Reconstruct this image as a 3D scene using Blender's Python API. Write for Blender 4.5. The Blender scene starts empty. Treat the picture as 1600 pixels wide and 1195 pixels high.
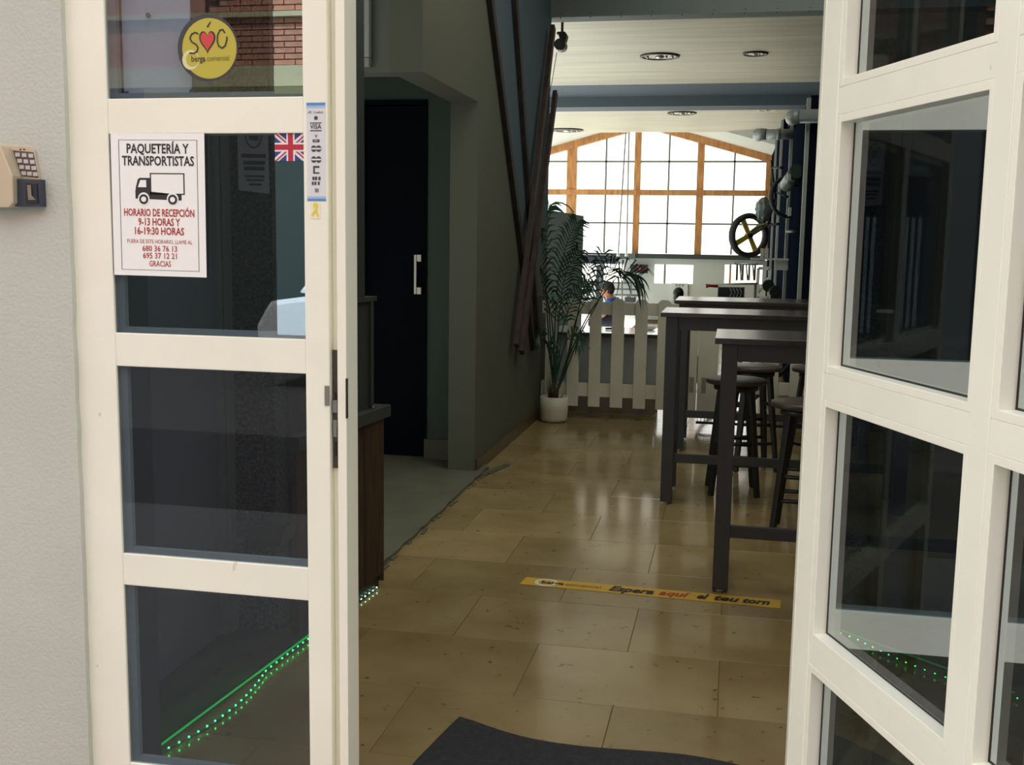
import bpy, bmesh, math, random
from mathutils import Vector, Matrix
R = math.radians
random.seed(7)
sc = bpy.context.scene
COL = sc.collection

# ---------------------------------------------------------------- camera
H = 1.45
cd = bpy.data.cameras.new('camera'); cam = bpy.data.objects.new('camera', cd); COL.objects.link(cam)
cd.sensor_width = 36; cd.lens = 1680 / 1600 * 36; cd.clip_start = 0.05; cd.clip_end = 300
F = 1680.0
CY = Vector((350, 219.5, -F)).normalized()
CZ = -Vector((610 - 800, -(13152.85 - 597.5), -F)).normalized()
CZ = (CZ - CY * CZ.dot(CY)).normalized()
CX = CY.cross(CZ)
cam.matrix_world = Matrix(((CX.x, CX.y, CX.z, 0), (CY.x, CY.y, CY.z, 0), (CZ.x, CZ.y, CZ.z, H), (0, 0, 0, 1)))
sc.camera = cam

# ---------------------------------------------------------------- world, sun, lights, exposure
w = bpy.data.worlds.new('sky'); sc.world = w; w.use_nodes = True
nt = w.node_tree; nt.nodes.clear()
wo = nt.nodes.new('ShaderNodeOutputWorld'); bg = nt.nodes.new('ShaderNodeBackground')
gr = nt.nodes.new('ShaderNodeValToRGB'); sx = nt.nodes.new('ShaderNodeSeparateXYZ'); tc = nt.nodes.new('ShaderNodeTexCoord')
nt.links.new(tc.outputs['Generated'], sx.inputs[0]); nt.links.new(sx.outputs['Z'], gr.inputs[0])
gr.color_ramp.elements[0].position = 0.0; gr.color_ramp.elements[0].color = (1.0, 1.0, 0.96, 1)
gr.color_ramp.elements[1].position = 0.8; gr.color_ramp.elements[1].color = (0.88, 0.93, 1.0, 1)
nt.links.new(gr.outputs[0], bg.inputs[0]); bg.inputs[1].default_value = 2.4
nt.links.new(bg.outputs[0], wo.inputs[0])

def light(name, kind, loc, rot, energy, color=(1, 1, 1), size=1.0, sy=None):
    l = bpy.data.lights.new(name, kind); l.energy = energy; l.color = color
    if kind == 'AREA':
        l.size = size
        if sy: l.shape = 'RECTANGLE'; l.size_y = sy
    if kind == 'SUN': l.angle = R(0.6)
    o = bpy.data.objects.new(name, l); o.location = loc; o.rotation_euler = rot; COL.objects.link(o)
    return o
light('sun', 'SUN', (0, 20, 20), (R(-36), 0, R(12)), 6.5, (1.0, 0.97, 0.92))
light('cafe_fill_light', 'AREA', (0.5, 5.6, 3.93), (0, 0, 0), 54, (0.97, 1.0, 0.88), 2.2, 5.4)  # unseen area light added to brighten the dim cafe interior
light('ceiling_lamp_light', 'AREA', (-0.75, 5.6, 3.93), (0, R(-12), 0), 10, (1.0, 0.9, 0.68), 0.5)
p = light('window_portal', 'AREA', (-1.6, 20.3, 2.3), (R(-90), 0, 0), 1, (1, 1, 1), 5.6, 2.4); p.data.cycles.is_portal = True
p = light('door_portal', 'AREA', (-0.3, 2.08, 1.3), (R(90), 0, 0), 1, (1, 1, 1), 0.9, 2.6); p.data.cycles.is_portal = True
sc.view_settings.view_transform = 'Standard'; sc.view_settings.look = 'None'
sc.view_settings.gamma = 1.0; sc.view_settings.use_curve_mapping = False
sc.view_settings.exposure = 0.1
cy = sc.cycles
cy.max_bounces = 12; cy.diffuse_bounces = 5; cy.glossy_bounces = 5; cy.transparent_max_bounces = 16; cy.transmission_bounces = 6
cy.caustics_reflective = False; cy.caustics_refractive = False; cy.sample_clamp_indirect = 6

# ---------------------------------------------------------------- pixel rays: places taken from the photograph
def ray(px, py): 
    v = Vector((px - 800, -(py - 597.5), -F)); return Vector((CX.dot(v), CY.dot(v), CZ.dot(v)))
def aY(px, py, Y): d = ray(px, py); return d * (Y / d.y) + Vector((0, 0, H))
def aX(px, py, X): d = ray(px, py); return d * (X / d.x) + Vector((0, 0, H))
def aZ(px, py, Z): d = ray(px, py); return d * ((Z - H) / d.z) + Vector((0, 0, H))

# ---------------------------------------------------------------- materials
def lin(c): return tuple(((v / 255) / 12.92 if v / 255 <= 0.04045 else ((v / 255 + 0.055) / 1.055) ** 2.4) for v in c)
MATS = {}
def mat(name, rgb, rough=0.6, metal=0.0, var=0.0, scale=8.0, bump=0.0, bscale=60.0, spec=0.5, stretch=None, coat=0.0, detail=4.0, rgb2=None, lo=0.35, hi=0.65):
    if name in MATS: return MATS[name]
    m = bpy.data.materials.new(name); m.use_nodes = True; n = m.node_tree; b = n.nodes['Principled BSDF']
    c = lin(rgb); b.inputs['Base Color'].default_value = (*c, 1); b.inputs['Roughness'].default_value = rough
    b.inputs['Metallic'].default_value = metal; b.inputs['Specular IOR Level'].default_value = spec; b.inputs['Coat Weight'].default_value = coat
    t = n.nodes.new('ShaderNodeTexCoord'); mp = n.nodes.new('ShaderNodeMapping'); n.links.new(t.outputs['Object'], mp.inputs[0])
    if stretch: mp.inputs['Scale'].default_value = stretch
    if var or rgb2:
        nz = n.nodes.new('ShaderNodeTexNoise'); nz.inputs['Scale'].default_value = scale; nz.inputs['Detail'].default_value = detail
        n.links.new(mp.outputs[0], nz.inputs[0])
        r = n.nodes.new('ShaderNodeValToRGB'); r.color_ramp.elements[0].position = lo; r.color_ramp.elements[1].position = hi
        c2 = lin(rgb2) if rgb2 else tuple(v * (1 - var) for v in c)
        r.color_ramp.elements[0].color = (*c2, 1); r.color_ramp.elements[1].color = (*c, 1)
        n.links.new(nz.outputs[0], r.inputs[0]); n.links.new(r.outputs[0], b.inputs['Base Color'])
    if bump:
        nb = n.nodes.new('ShaderNodeTexNoise'); nb.inputs['Scale'].default_value = bscale; n.links.new(mp.outputs[0], nb.inputs[0])
        bp = n.nodes.new('ShaderNodeBump'); bp.inputs['Strength'].default_value = bump; bp.inputs['Distance'].default_value = 0.01
        n.links.new(nb.outputs[0], bp.inputs['Height']); n.links.new(bp.outputs[0], b.inputs['Normal'])
    MATS[name] = m; return m
def emit(name, rgb, s):
    m = bpy.data.materials.new(name); m.use_nodes = True; b = m.node_tree.nodes['Principled BSDF']
    b.inputs['Base Color'].default_value = (*lin(rgb), 1); b.inputs['Emission Color'].default_value = (*lin(rgb), 1); b.inputs['Emission Strength'].default_value = s
    MATS[name] = m; return m
def glass(name, tint, ior=1.7, rough=0.0):
    m = bpy.data.materials.new(name); m.use_nodes = True; n = m.node_tree; n.nodes.clear()
    o = n.nodes.new('ShaderNodeOutputMaterial'); mx = n.nodes.new('ShaderNodeMixShader'); tr = n.nodes.new('ShaderNodeBsdfTransparent')
    gl = n.nodes.new('ShaderNodeBsdfGlossy'); gl.inputs['Roughness'].default_value = rough
    fr = n.nodes.new('ShaderNodeFresnel'); fr.inputs[0].default_value = ior
    ge = n.nodes.new('ShaderNodeNewGeometry'); inv = n.nodes.new('ShaderNodeMath'); inv.operation = 'SUBTRACT'; inv.inputs[0].default_value = 1.0
    mu = n.nodes.new('ShaderNodeMath'); mu.operation = 'MULTIPLY'
    n.links.new(ge.outputs['Backfacing'], inv.inputs[1]); n.links.new(inv.outputs[0], mu.inputs[0]); n.links.new(fr.outputs[0], mu.inputs[1])
    q = tuple(math.sqrt(v) for v in tint); tr.inputs[0].default_value = (*q, 1)
    n.links.new(mu.outputs[0], mx.inputs[0]); n.links.new(tr.outputs[0], mx.inputs[1]); n.links.new(gl.outputs[0], mx.inputs[2]); n.links.new(mx.outputs[0], o.inputs[0])
    MATS[name] = m; return m

CREAM = mat('cream_lacquer', (240, 240, 222), 0.35, var=0.05, scale=5, bump=0.02, bscale=300)
def scuffs(m, scale, pos):
    n = m.node_tree; b = n.nodes['Principled BSDF']; base = b.inputs['Base Color'].links[0].from_socket
    t = n.nodes.new('ShaderNodeTexCoord'); mp = n.nodes.new('ShaderNodeMapping'); mp.inputs['Scale'].default_value = (1, 1, .55); n.links.new(t.outputs['Object'], mp.inputs[0])
    z = n.nodes.new('ShaderNodeTexNoise'); z.inputs['Scale'].default_value = scale; z.inputs['Detail'].default_value = 3; n.links.new(mp.outputs[0], z.inputs[0])
    c = n.nodes.new('ShaderNodeValToRGB'); c.color_ramp.elements[0].position = pos; c.color_ramp.elements[1].position = pos + .05; n.links.new(z.outputs[0], c.inputs[0])
    x = n.nodes.new('ShaderNodeMixRGB'); x.blend_type = 'MULTIPLY'; x.inputs[2].default_value = (.66, .6, .52, 1)
    n.links.new(c.outputs[0], x.inputs[0]); n.links.new(base, x.inputs[1]); n.links.new(x.outputs[0], b.inputs['Base Color'])
scuffs(CREAM, 30, .735)
CREAM_B = mat('cream_bead', (238, 237, 219), 0.35)
PLASTER = mat('outer_plaster', (190, 193, 182), 0.9, var=0.06, scale=3, bump=0.18, bscale=130)
GLASS = glass('tinted_glass', (0.50, 0.56, 0.60))
GLASS2 = glass('dark_tinted_glass', (0.24, 0.28, 0.30))
CLEAR = glass('window_glass', (0.97, 0.97, 0.93), 1.45)
STEEL = mat('steel', (150, 145, 138), 0.35, 0.9)
DKSTEEL = mat('worn_steel', (90, 84, 78), 0.45, 0.8)
BLACK = mat('black_plastic', (22, 23, 25), 0.45)
OLIVE = mat('olive_wall_paint', (92, 96, 88), 0.85, var=0.06, scale=2)
GREENW = mat('green_wall_paint', (62, 78, 68), 0.85, var=0.05, scale=2)
TILE = mat('marble_tile', (172, 151, 108), 0.13, var=0, scale=3.0, rgb2=(146, 124, 84), lo=0.3, hi=0.7, detail=8, bump=0.008, bscale=7, spec=0.6)
GROUT = mat('grout', (86, 72, 50), 0.8)
CONC = mat('screed_concrete', (108, 108, 94), 0.6, var=0.18, scale=5, bump=0.15, bscale=30)
WOOD = mat('dark_brown_wood', (74, 52, 36), 0.6, scale=14, rgb2=(46, 31, 22), stretch=(3, 3, 0.35), detail=6)
GREYP = mat('dark_grey_paint', (62, 66, 66), 0.5)
DKGREY = mat('charcoal_grey_paint', (56, 60, 61), 0.5)
NAVYD = mat('navy_door_paint', (7, 11, 20), 0.85, spec=0.1)
TABLEM = mat('charcoal_table_frame', (60, 61, 66), 0.45)
TABTOP = mat('brown_black_wood_top', (62, 56, 54), 0.24, scale=20, rgb2=(46, 40, 38), stretch=(0.4, 5, 3), detail=6)
STOOLM = mat('black_brown_stool', (34, 33, 34), 0.4)
STOOLT = mat('stool_seat_wood', (84, 74, 66), 0.35, scale=16, rgb2=(60, 52, 48), stretch=(1, 5, 3))
FENCE = mat('cream_fence_paint', (226, 222, 208), 0.6, var=0.08, scale=6)
CEIL = mat('painted_ceiling', (200, 196, 174), 0.5, var=0.20, scale=1.6, stretch=(0.5, 5, 1))
BEAM = mat('blue_grey_beam_paint', (84, 96, 104), 0.7)
SOFF = mat('grey_soffit', (120, 128, 126), 0.8)
PINE = mat('orange_pine', (206, 150, 92), 0.6, scale=10, rgb2=(176, 118, 66), stretch=(2, 2, 0.4))
WHITEW = mat('white_wall_paint', (216, 222, 216), 0.8)
NAVY = mat('navy_panel', (20, 25, 36), 1.0, spec=0.0)
TRIM = mat('pale_grey_trim', (150, 156, 150), 0.5)
PIPE = mat('grey_duct', (150, 156, 156), 0.4, 0.3)
RED = mat('red_print', (170, 44, 48), 0.6)
INK = mat('black_print', (38, 38, 42), 0.6)
PAPER = mat('white_paper', (238, 239, 234), 0.7)

# ---------------------------------------------------------------- mesh builder
class MB:
    def __init__(s): s.v = []; s.f = []; s.sm = []
    def add(s, vs, fs, smooth=False):
        k = len(s.v); s.v += [Vector(a) for a in vs]; s.f += [tuple(i + k for i in q) for q in fs]; s.sm += [smooth] * len(fs); return s
    def box(s, x0, x1, y0, y1, z0, z1):
        return s.add([(x, y, z) for x in (x0, x1) for y in (y0, y1) for z in (z0, z1)],
                     [(0, 1, 3, 2), (4, 6, 7, 5), (0, 4, 5, 1), (2, 3, 7, 6), (0, 2, 6, 4), (1, 5, 7, 3)])
    def obox(s, o, u, v, w, a, b, c):   # origin, unit axes, ranges
        vs = [Vector(o) + Vector(u) * x + Vector(v) * y + Vector(w) * z for x in a for y in b for z in c]
        fs = [(0, 1, 3, 2), (4, 6, 7, 5), (0, 4, 5, 1), (2, 3, 7, 6), (0, 2, 6, 4), (1, 5, 7, 3)]
        if Vector(u).cross(Vector(v)).dot(Vector(w)) < 0: fs = [f[::-1] for f in fs]
        return s.add(vs, fs)
    def prism(s, pts, ax, a, b):   # pts 2D polygon; ax axis of extrusion
        def P(p, h): return {'x': (h, p[0], p[1]), 'y': (p[0], h, p[1]), 'z': (p[0], p[1], h)}[ax]
        n = len(pts); vs = [P(p, a) for p in pts] + [P(p, b) for p in pts]
        return s.add(vs, [tuple(range(n))[::-1], tuple(range(n, 2 * n))] + [(i, (i + 1) % n, n + (i + 1) % n, n + i) for i in range(n)])
    def poly(s, pts3, d):          # polygon with thickness vector d
        n = len(pts3); vs = [Vector(p) for p in pts3] + [Vector(p) + Vector(d) for p in pts3]
        return s.add(vs, [tuple(range(n))[::-1], tuple(range(n, 2 * n))] + [(i, (i + 1) % n, n + (i + 1) % n, n + i) for i in range(n)])
    def tube(s, pts, r, n=8, cap=True, smooth=True):
        pts = [Vector(p) for p in pts]; rr = r if isinstance(r, (list, tuple)) else [r] * len(pts)
        k = len(s.v); ref = None
        for i, p in enumerate(pts):
            t = (pts[min(i + 1, len(pts) - 1)] - pts[max(i - 1, 0)]).normalized()
            if ref is None: ref = Vector((0, 0, 1)) if abs(t.z) < 0.9 else Vector((1, 0, 0))
            a = (ref - t * ref.dot(t)).normalized(); ref = a; b = t.cross(a)
            for j in range(n):
                q = 2 * math.pi * j / n; s.v.append(p + (a * math.cos(q) + b * math.sin(q)) * rr[i])
        for i in range(len(pts) - 1):
            for j in range(n):
                s.f.append((k + i * n + j, k + i * n + (j + 1) % n, k + (i + 1) * n + (j + 1) % n, k + (i + 1) * n + j)); s.sm.append(smooth)
        if cap:
            s.f.append(tuple(k + j for j in range(n))[::-1]); s.sm.append(False)
            s.f.append(tuple(k + (len(pts) - 1) * n + j for j in range(n))); s.sm.append(False)
        return s
    def lathe(s, c, prof, n=24, ax='z', smooth=True):   # profile (r, h)
        k = len(s.v); c = Vector(c)
        for r, h in prof:
            for j in range(n):
                q = 2 * math.pi * j / n; a, b = r * math.cos(q), r * math.sin(q)
                s.v.append(c + Vector({'z': (a, b, h), 'y': (a, h, b), 'x': (h, a, b)}[ax]))
        m = len(prof)
        for i in range(m - 1):
            for j in range(n): s.f.append((k + i * n + j, k + i * n + (j + 1) % n, k + (i + 1) * n + (j + 1) % n, k + (i + 1) * n + j)); s.sm.append(smooth)
        s.f.append(tuple(k + j for j in range(n))[::-1]); s.sm.append(False)
        s.f.append(tuple(k + (m - 1) * n + j for j in range(n))); s.sm.append(False)
        return s
    def ball(s, c, r, n=12, sc3=(1, 1, 1)):
        k = len(s.v); m = n // 2
        for i in range(m + 1):
            th = math.pi * i / m
            for j in range(n):
                q = 2 * math.pi * j / n
                s.v.append(Vector(c) + Vector((math.sin(th) * math.cos(q) * sc3[0], math.sin(th) * math.sin(q) * sc3[1], math.cos(th) * sc3[2])) * r)
        for i in range(m):
            for j in range(n): s.f.append((k + i * n + j, k + (i + 1) * n + j, k + (i + 1) * n + (j + 1) % n, k + i * n + (j + 1) % n)); s.sm.append(True)
        return s

def build(name, mb, m, parent=None, bevel=0.0, org=None):
    off = Vector((0, 0, 0))
    if parent is not None:
        q = parent
        while q is not None: off += q.location; q = q.parent
    loc = Vector(org) if org is not None and parent is None else Vector((0, 0, 0))
    me = bpy.data.meshes.new(name); me.from_pydata([tuple(v - off - loc) for v in mb.v], [], mb.f); me.update()
    for p_, s_ in zip(me.polygons, mb.sm): p_.use_smooth = s_
    if 'frond' not in name and 'leaf' not in name:
        bb = bmesh.new(); bb.from_mesh(me); bmesh.ops.recalc_face_normals(bb, faces=bb.faces); bb.to_mesh(me); bb.free()
    me.materials.append(m)
    o = bpy.data.objects.new(name, me); COL.objects.link(o); o.location = loc
    if parent is not None: o.parent = parent
    if bevel:
        b = o.modifiers.new('bevel', 'BEVEL'); b.width = bevel; b.segments = 2; b.limit_method = 'ANGLE'
    return o
def tag(o, label=None, cat=None, group=None, kind=None):
    if label: o['label'] = label
    if cat: o['category'] = cat
    if group: o['group'] = group
    if kind: o['kind'] = kind
    return o
def thing(name, label, cat, loc, group=None, kind=None):
    o = bpy.data.objects.new(name, None); COL.objects.link(o); o.location = Vector(loc); o.empty_display_size = 0.05
    return tag(o, label, cat, group, kind)
def struct(name, mb, m, label, parent=None, cat='wall', bevel=0):
    return tag(build(name, mb, m, parent, bevel), label, cat, None, 'structure')
def root_struct(name, loc, label, cat): return thing(name, label, cat, loc, None, 'structure')
def copy_tree(o, loc=None, parent=None):
    c = o.copy(); COL.objects.link(c)
    if parent is not None: c.parent = parent
    if loc is not None: c.location = Vector(loc)
    for ch in [x for x in ALLCH(o)]: copy_tree(ch, None, c)
    return c
def ALLCH(o): return [x for x in bpy.data.objects if x.parent == o]

def text(name, s, size, c, u, v, m, parent, sx=1.0, bold=0.0, shear=0.0, align='CENTER', thick=0.0003, space=1.0):
    """flat lettering: c = centre of the line, u = reading direction, v = up"""
    cu = bpy.data.curves.new(name, 'FONT'); cu.body = s; cu.size = size; cu.align_x = align; cu.align_y = 'CENTER'
    cu.offset = bold * size; cu.shear = shear; cu.extrude = 0.0; cu.resolution_u = 2; cu.space_character = space
    t = bpy.data.objects.new(name, cu); COL.objects.link(t)
    dg = bpy.context.evaluated_depsgraph_get(); dg.update()
    me = bpy.data.meshes.new_from_object(t.evaluated_get(dg)); bpy.data.objects.remove(t)
    u = Vector(u).normalized(); v = Vector(v).normalized(); nn = u.cross(v)
    off = Vector((0, 0, 0)); q = parent
    while q is not None: off += q.location; q = q.parent
    for vt in me.vertices: vt.co = Vector(c) + u * (vt.co.x * sx) + v * vt.co.y + nn * thick - off
    me.materials.clear(); me.materials.append(m)
    o = bpy.data.objects.new(name, me); COL.objects.link(o)
    if parent is not None: o.parent = parent
    return o

# ================================================================ LARGE STRUCTURE
# ---- floor: marble tiles in running bond, each its own piece
WX = -1.53      # plane of the left wall
fl = root_struct('floor', (0, 5, 0), 'polished beige brown marble tile floor in running bond', 'floor')
build('grout_bed', MB().box(-1.66, 3.2, 1.6, 20.2, -0.12, -0.004), GROUT, fl)
TWX, TWY = 0.642, 0.4635
def tile_mesh(wx, wy):
    mb = MB(); g = 0.0008; e = 0.0012
    a, b = wx / 2 - g, wy / 2 - g
    vs = [(-a, -b, -0.006), (a, -b, -0.006), (a, b, -0.006), (-a, b, -0.006), (-a, -b, -0.001), (a, -b, -0.001), (a, b, -0.001), (-a, b, -0.001),
          (-a + e, -b + e, 0), (a - e, -b + e, 0), (a - e, b - e, 0), (-a + e, b - e, 0)]
    fs = [(8, 9, 10, 11), (4, 5, 9, 8), (5, 6, 10, 9), (6, 7, 11, 10), (7, 4, 8, 11), (0, 1, 5, 4), (1, 2, 6, 5), (2, 3, 7, 6), (3, 0, 4, 7)]
    mb.add(vs, fs); me = bpy.data.meshes.new('tile'); me.from_pydata([tuple(v) for v in mb.v], [], mb.f); return me
tile_cache = {}
row = 0; Y = 2.75 - 2 * TWY
while Y < 19.9:
    edges = []; x = (-0.96 if row % 2 == 0 else -0.638) - 3 * TWX
    while x < 3.1:
        x0, x1 = max(x, -1.64), min(x + TWX, 3.1)
        left = -1.64 if (Y < 4.2 or Y > 8.9) else -1.52
        x0 = max(x0, left)
        if x1 - x0 > 0.05 and (Y < 9.5 or x1 > -0.7):
            key = round(x1 - x0, 3)
            if key not in tile_cache:
                tile_cache[key] = [tile_mesh(x1 - x0, TWY)]
                for me in tile_cache[key]: me.materials.append(TILE)
            o = bpy.data.objects.new('tile', tile_cache[key][0]); COL.objects.link(o); o.parent = fl
            o.location = ((x0 + x1) / 2, Y + TWY / 2 - 5, random.uniform(-0.0004, 0.0004)); o.rotation_euler = (0, 0, 0)
        x += TWX
    Y += TWY; row += 1
# per-object offset of the marble pattern so the tiles differ
n = TILE.node_tree; oi = n.nodes.new('ShaderNodeObjectInfo'); cmb = n.nodes.new('ShaderNodeCombineXYZ'); mm = n.nodes.new('ShaderNodeMath'); mm.operation = 'MULTIPLY'; mm.inputs[1].default_value = 37
n.links.new(oi.outputs['Random'], mm.inputs[0]); n.links.new(mm.outputs[0], cmb.inputs[0]); n.links.new(mm.outputs[0], cmb.inputs[2])
mpn = [q for q in n.nodes if q.type == 'MAPPING'][0]; n.links.new(cmb.outputs[0], mpn.inputs['Location'])
# dark specks and veins in the marble
b = n.nodes['Principled BSDF']; base = b.inputs['Base Color'].links[0].from_socket
ns = n.nodes.new('ShaderNodeTexNoise'); ns.inputs['Scale'].default_value = 28; ns.inputs['Detail'].default_value = 5; n.links.new(mpn.outputs[0], ns.inputs[0])
rs = n.nodes.new('ShaderNodeValToRGB'); rs.color_ramp.elements[0].position = 0.66; rs.color_ramp.elements[1].position = 0.74
n.links.new(ns.outputs[0], rs.inputs[0])
mxn = n.nodes.new('ShaderNodeMixRGB'); mxn.blend_type = 'MULTIPLY'; mxn.inputs[2].default_value = (0.35, 0.3, 0.25, 1)
n.links.new(rs.outputs[0], mxn.inputs[0]); n.links.new(base, mxn.inputs[1])
hs = n.nodes.new('ShaderNodeHueSaturation'); hv = n.nodes.new('ShaderNodeMapRange'); hv.inputs[3].default_value = 0.86; hv.inputs[4].default_value = 1.1
n.links.new(oi.outputs['Random'], hv.inputs[0]); n.links.new(hv.outputs[0], hs.inputs['Value']); n.links.new(mxn.outputs[0], hs.inputs['Color']); n.links.new(hs.outputs[0], b.inputs['Base Color'])

# ---- concrete floor of the niche, with a broken edge strip
cf = MB(); pts = [(-2.9, 4.14), (-1.50, 4.14)]
yy = 4.2
while yy < 6.5: pts.append((-1.475 + random.uniform(-0.008, 0.006), yy)); yy += 0.09
pts += [(-1.47, 6.50), (-1.53, 6.62), (-2.9, 6.9)]
cf.prism(pts, 'z', -0.02, 0.018)
struct('floor_concrete', cf, CONC, 'bare grey concrete floor patch with a chipped edge beside the marble tiles', None, 'floor')
chips = MB()
for i in range(26):
    y0 = 4.3 + i * 0.083; x0 = -1.462 + random.uniform(-0.008, 0.01)
    if random.random() < .5: chips.box(x0 - .006, x0 + random.uniform(.0, .012), y0 - random.uniform(.01, .05), y0 + random.uniform(.01, .05), 0, .006)
for i in range(7):
    y0 = 6.35 + i * 0.05; x0 = -1.46 + i * 0.012; chips.box(x0 - 0.02, x0 + 0.02, y0 - 0.03, y0 + 0.03, 0, 0.01)
tag(build('floor_rubble', chips, CONC), 'thin line of broken mortar crumbs along the concrete floor edge', 'rubble', kind='stuff')

# ---- left wall with painted blue wedge behind the crossed boards
def left_wall_mat():
    m = mat('left_wall_two_tone', (90, 92, 80), 0.85, var=0.05, scale=2); n = m.node_tree; b = n.nodes['Principled BSDF']
    base = b.inputs['Base Color'].links[0].from_socket
    g = n.nodes.new('ShaderNodeTexCoord'); sp = n.nodes.new('ShaderNodeSeparateXYZ'); n.links.new(g.outputs['Object'], sp.inputs[0])
    # edge of the paint: line from (Y 6.55, Z 2.95) to (Y 7.95, Z 1.3)
    a = n.nodes.new('ShaderNodeMath'); a.operation = 'MULTIPLY_ADD'; a.inputs[1].default_value = (7.95 - 6.65) / (1.35 - 2.9); a.inputs[2].default_value = 6.65 - 2.9 * (7.95 - 6.65) / (1.35 - 2.9)
    n.links.new(sp.outputs['Z'], a.inputs[0])
    gt = n.nodes.new('ShaderNodeMath'); gt.operation = 'GREATER_THAN'; n.links.new(sp.outputs['Y'], gt.inputs[0]); n.links.new(a.outputs[0], gt.inputs[1])
    g2 = n.nodes.new('ShaderNodeMath'); g2.operation = 'GREATER_THAN'; n.links.new(sp.outputs['Z'], g2.inputs[0]); g2.inputs[1].default_value = 1.3
    ml = n.nodes.new('ShaderNodeMath'); ml.operation = 'MULTIPLY'; n.links.new(gt.outputs[0], ml.inputs[0]); n.links.new(g2.outputs[0], ml.inputs[1])
    mx = n.nodes.new('ShaderNodeMixRGB'); mx.inputs[2].default_value = (*lin((78, 94, 104)), 1); n.links.new(ml.outputs[0], mx.inputs[0]); n.links.new(base, mx.inputs[1]); n.links.new(mx.outputs[0], b.inputs['Base Color'])
    return m
LW = left_wall_mat()
wl = MB()
ZL = 2.25; CT = 4.0
wl.box(-1.70, WX, 6.36, 8.85, 0, CT)                     # wall beyond the opening
wl.box(-1.70, WX, 5.19, 6.36, ZL, CT)                    # over the opening
struct('wall_left', wl, LW, 'olive grey inner left wall with a blue painted wedge behind crossed boards')
struct('wall_front_niche', MB().box(-3.4, -1.70, 5.19, 5.34, ZL, CT).box(-3.4, -1.66, 3.3, 5.19, 2.9, CT), OLIVE, 'dark olive wall face over the niche beside the grey trunking')
bk = MB(); bk.box(-1.935, -1.62, 6.65, 6.80, 0, 2.9).box(-2.36, -1.935, 6.65, 6.80, 2.275, 2.9).box(-3.4, -2.36, 6.65, 6.80, 0, 2.9)
bk.box(-1.70, -1.62, 6.52, 6.65, 0, 2.25)
struct('wall_back_niche', bk, GREENW, 'green tinted back wall of the niche around the navy door')
struct('wall_side_niche', MB().box(-3.5, -3.4, 4.2, 6.9, 0, CT), GREENW, 'far side wall of the niche')
struct('ceiling_niche', MB().box(-3.4, -1.70, 5.34, 6.65, 2.6, 2.7), OLIVE, 'low ceiling inside the niche', cat='ceiling')
# baseboards
SK = mat('brown_marble_skirting', (84, 71, 48), 0.3, var=0.1, scale=6)
struct('baseboard_left', MB().box(WX, WX + 0.014, 6.38, 8.85, 0, 0.085), SK, 'brown marble skirting along the left wall', cat='baseboard')
struct('baseboard_niche', MB().box(-1.935, -1.71, 6.63, 6.65, 0.018, 0.15), mat('olive_skirting', (74, 70, 52), 0.5), 'skirting below the green niche wall', cat='baseboard')
# navy door in niche
d = root_struct('door_1', (-2.15, 6.70, 0), 'dark navy inner door with a chrome pull handle inside the niche', 'door')
build('door_panel', MB().box(-2.36, -1.94, 6.69, 6.73, 0.02, 2.27), NAVYD, d, 0.003)
h = build('door_handle', MB().box(-1.998, -1.980, 6.600, 6.622, 1.09, 1.34), STEEL, d, 0.002); h['label'] = 'chrome handle'
build('handle_plate', MB().box(-1.998, -1.950, 6.605, 6.69, 1.088, 1.135).box(-1.998, -1.950, 6.605, 6.69, 1.295, 1.342), STEEL, h, 0.003)
build('door_frame', MB().box(-2.385, -2.36, 6.63, 6.74, 0.018, 2.30).box(-1.94, -1.925, 6.635, 6.74, 0.018, 2.29).box(-2.385, -1.925, 6.635, 6.74, 2.275, 2.30), NAVYD, d)

# ---- other inner walls
GW = mat('inner_wall_grey', (120, 122, 114), 0.85, var=0.05, scale=2)
struct('wall_right', MB().box(3.0, 3.12, 2.05, 9.4, 0, CT), GW, 'inner right wall of the cafe behind the bar tables')
struct('wall_entrance_left', MB().box(-1.78, -1.65, 2.05, 3.42, 0, CT), mat('bluegrey_wall', (86, 94, 108), 0.7), 'blue grey side wall seen through the left glass')
struct('baseboard_entrance', MB().box(-1.65, -1.60, 2.10, 3.0, 0, 0.10), mat('dark_skirting', (40, 38, 36), 0.4), 'dark skirting of the entrance side wall', cat='baseboard')
struct('ceiling_front', MB().box(-3.5, 3.1, 2.05, 8.85, CT, CT + 0.1), GW, 'ceiling of the front of the cafe', cat='ceiling')

# ---- soffit, ceilings, beams
bm1 = MB().box(-3.2, 3.1, 8.8, 9.0, 3.21, CT + 0.1)
struct('ceiling_beam_near', bm1, SOFF, 'dark grey ceiling beam nearest the door with a nailed lower edge', cat='beam')
nails = MB()
for i in range(9): nails.tube([(-1.45 + i * 0.24, 8.81, 3.20), (-1.44 + i * 0.24, 8.80, 3.24)], 0.004, 5)
tag(build('ceiling_nail', nails, DKSTEEL), 'row of small clips along the near ceiling beam edge', 'clip', kind='stuff')
Y2 = 13.7
struct('ceiling_middle', MB().box(-4.6, 3.1, 9.0, Y2, 3.30, 3.40), CEIL, 'streaky cream ceiling panel between the two beams', cat='ceiling')
bmb = MB(); bmb.prism([(Y2 - 0.0, 3.095), (Y2 + 0.45, 3.095), (Y2 + 0.45, 3.42), (Y2 - 0.55, 3.42), (Y2 - 0.45, 3.30), (Y2 - 0.12, 3.24), (Y2, 3.22)], 'x', -4.6, 3.1)
struct('ceiling_beam_far', bmb, BEAM, 'blue grey painted ceiling beam with a curved upper edge', cat='beam')
struct('ceiling_far', MB().box(-4.6, 3.1, Y2 + 0.45, 18.0, 3.20, 3.30), CEIL, 'cream ceiling panel beyond the blue grey beam', cat='ceiling')
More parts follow.
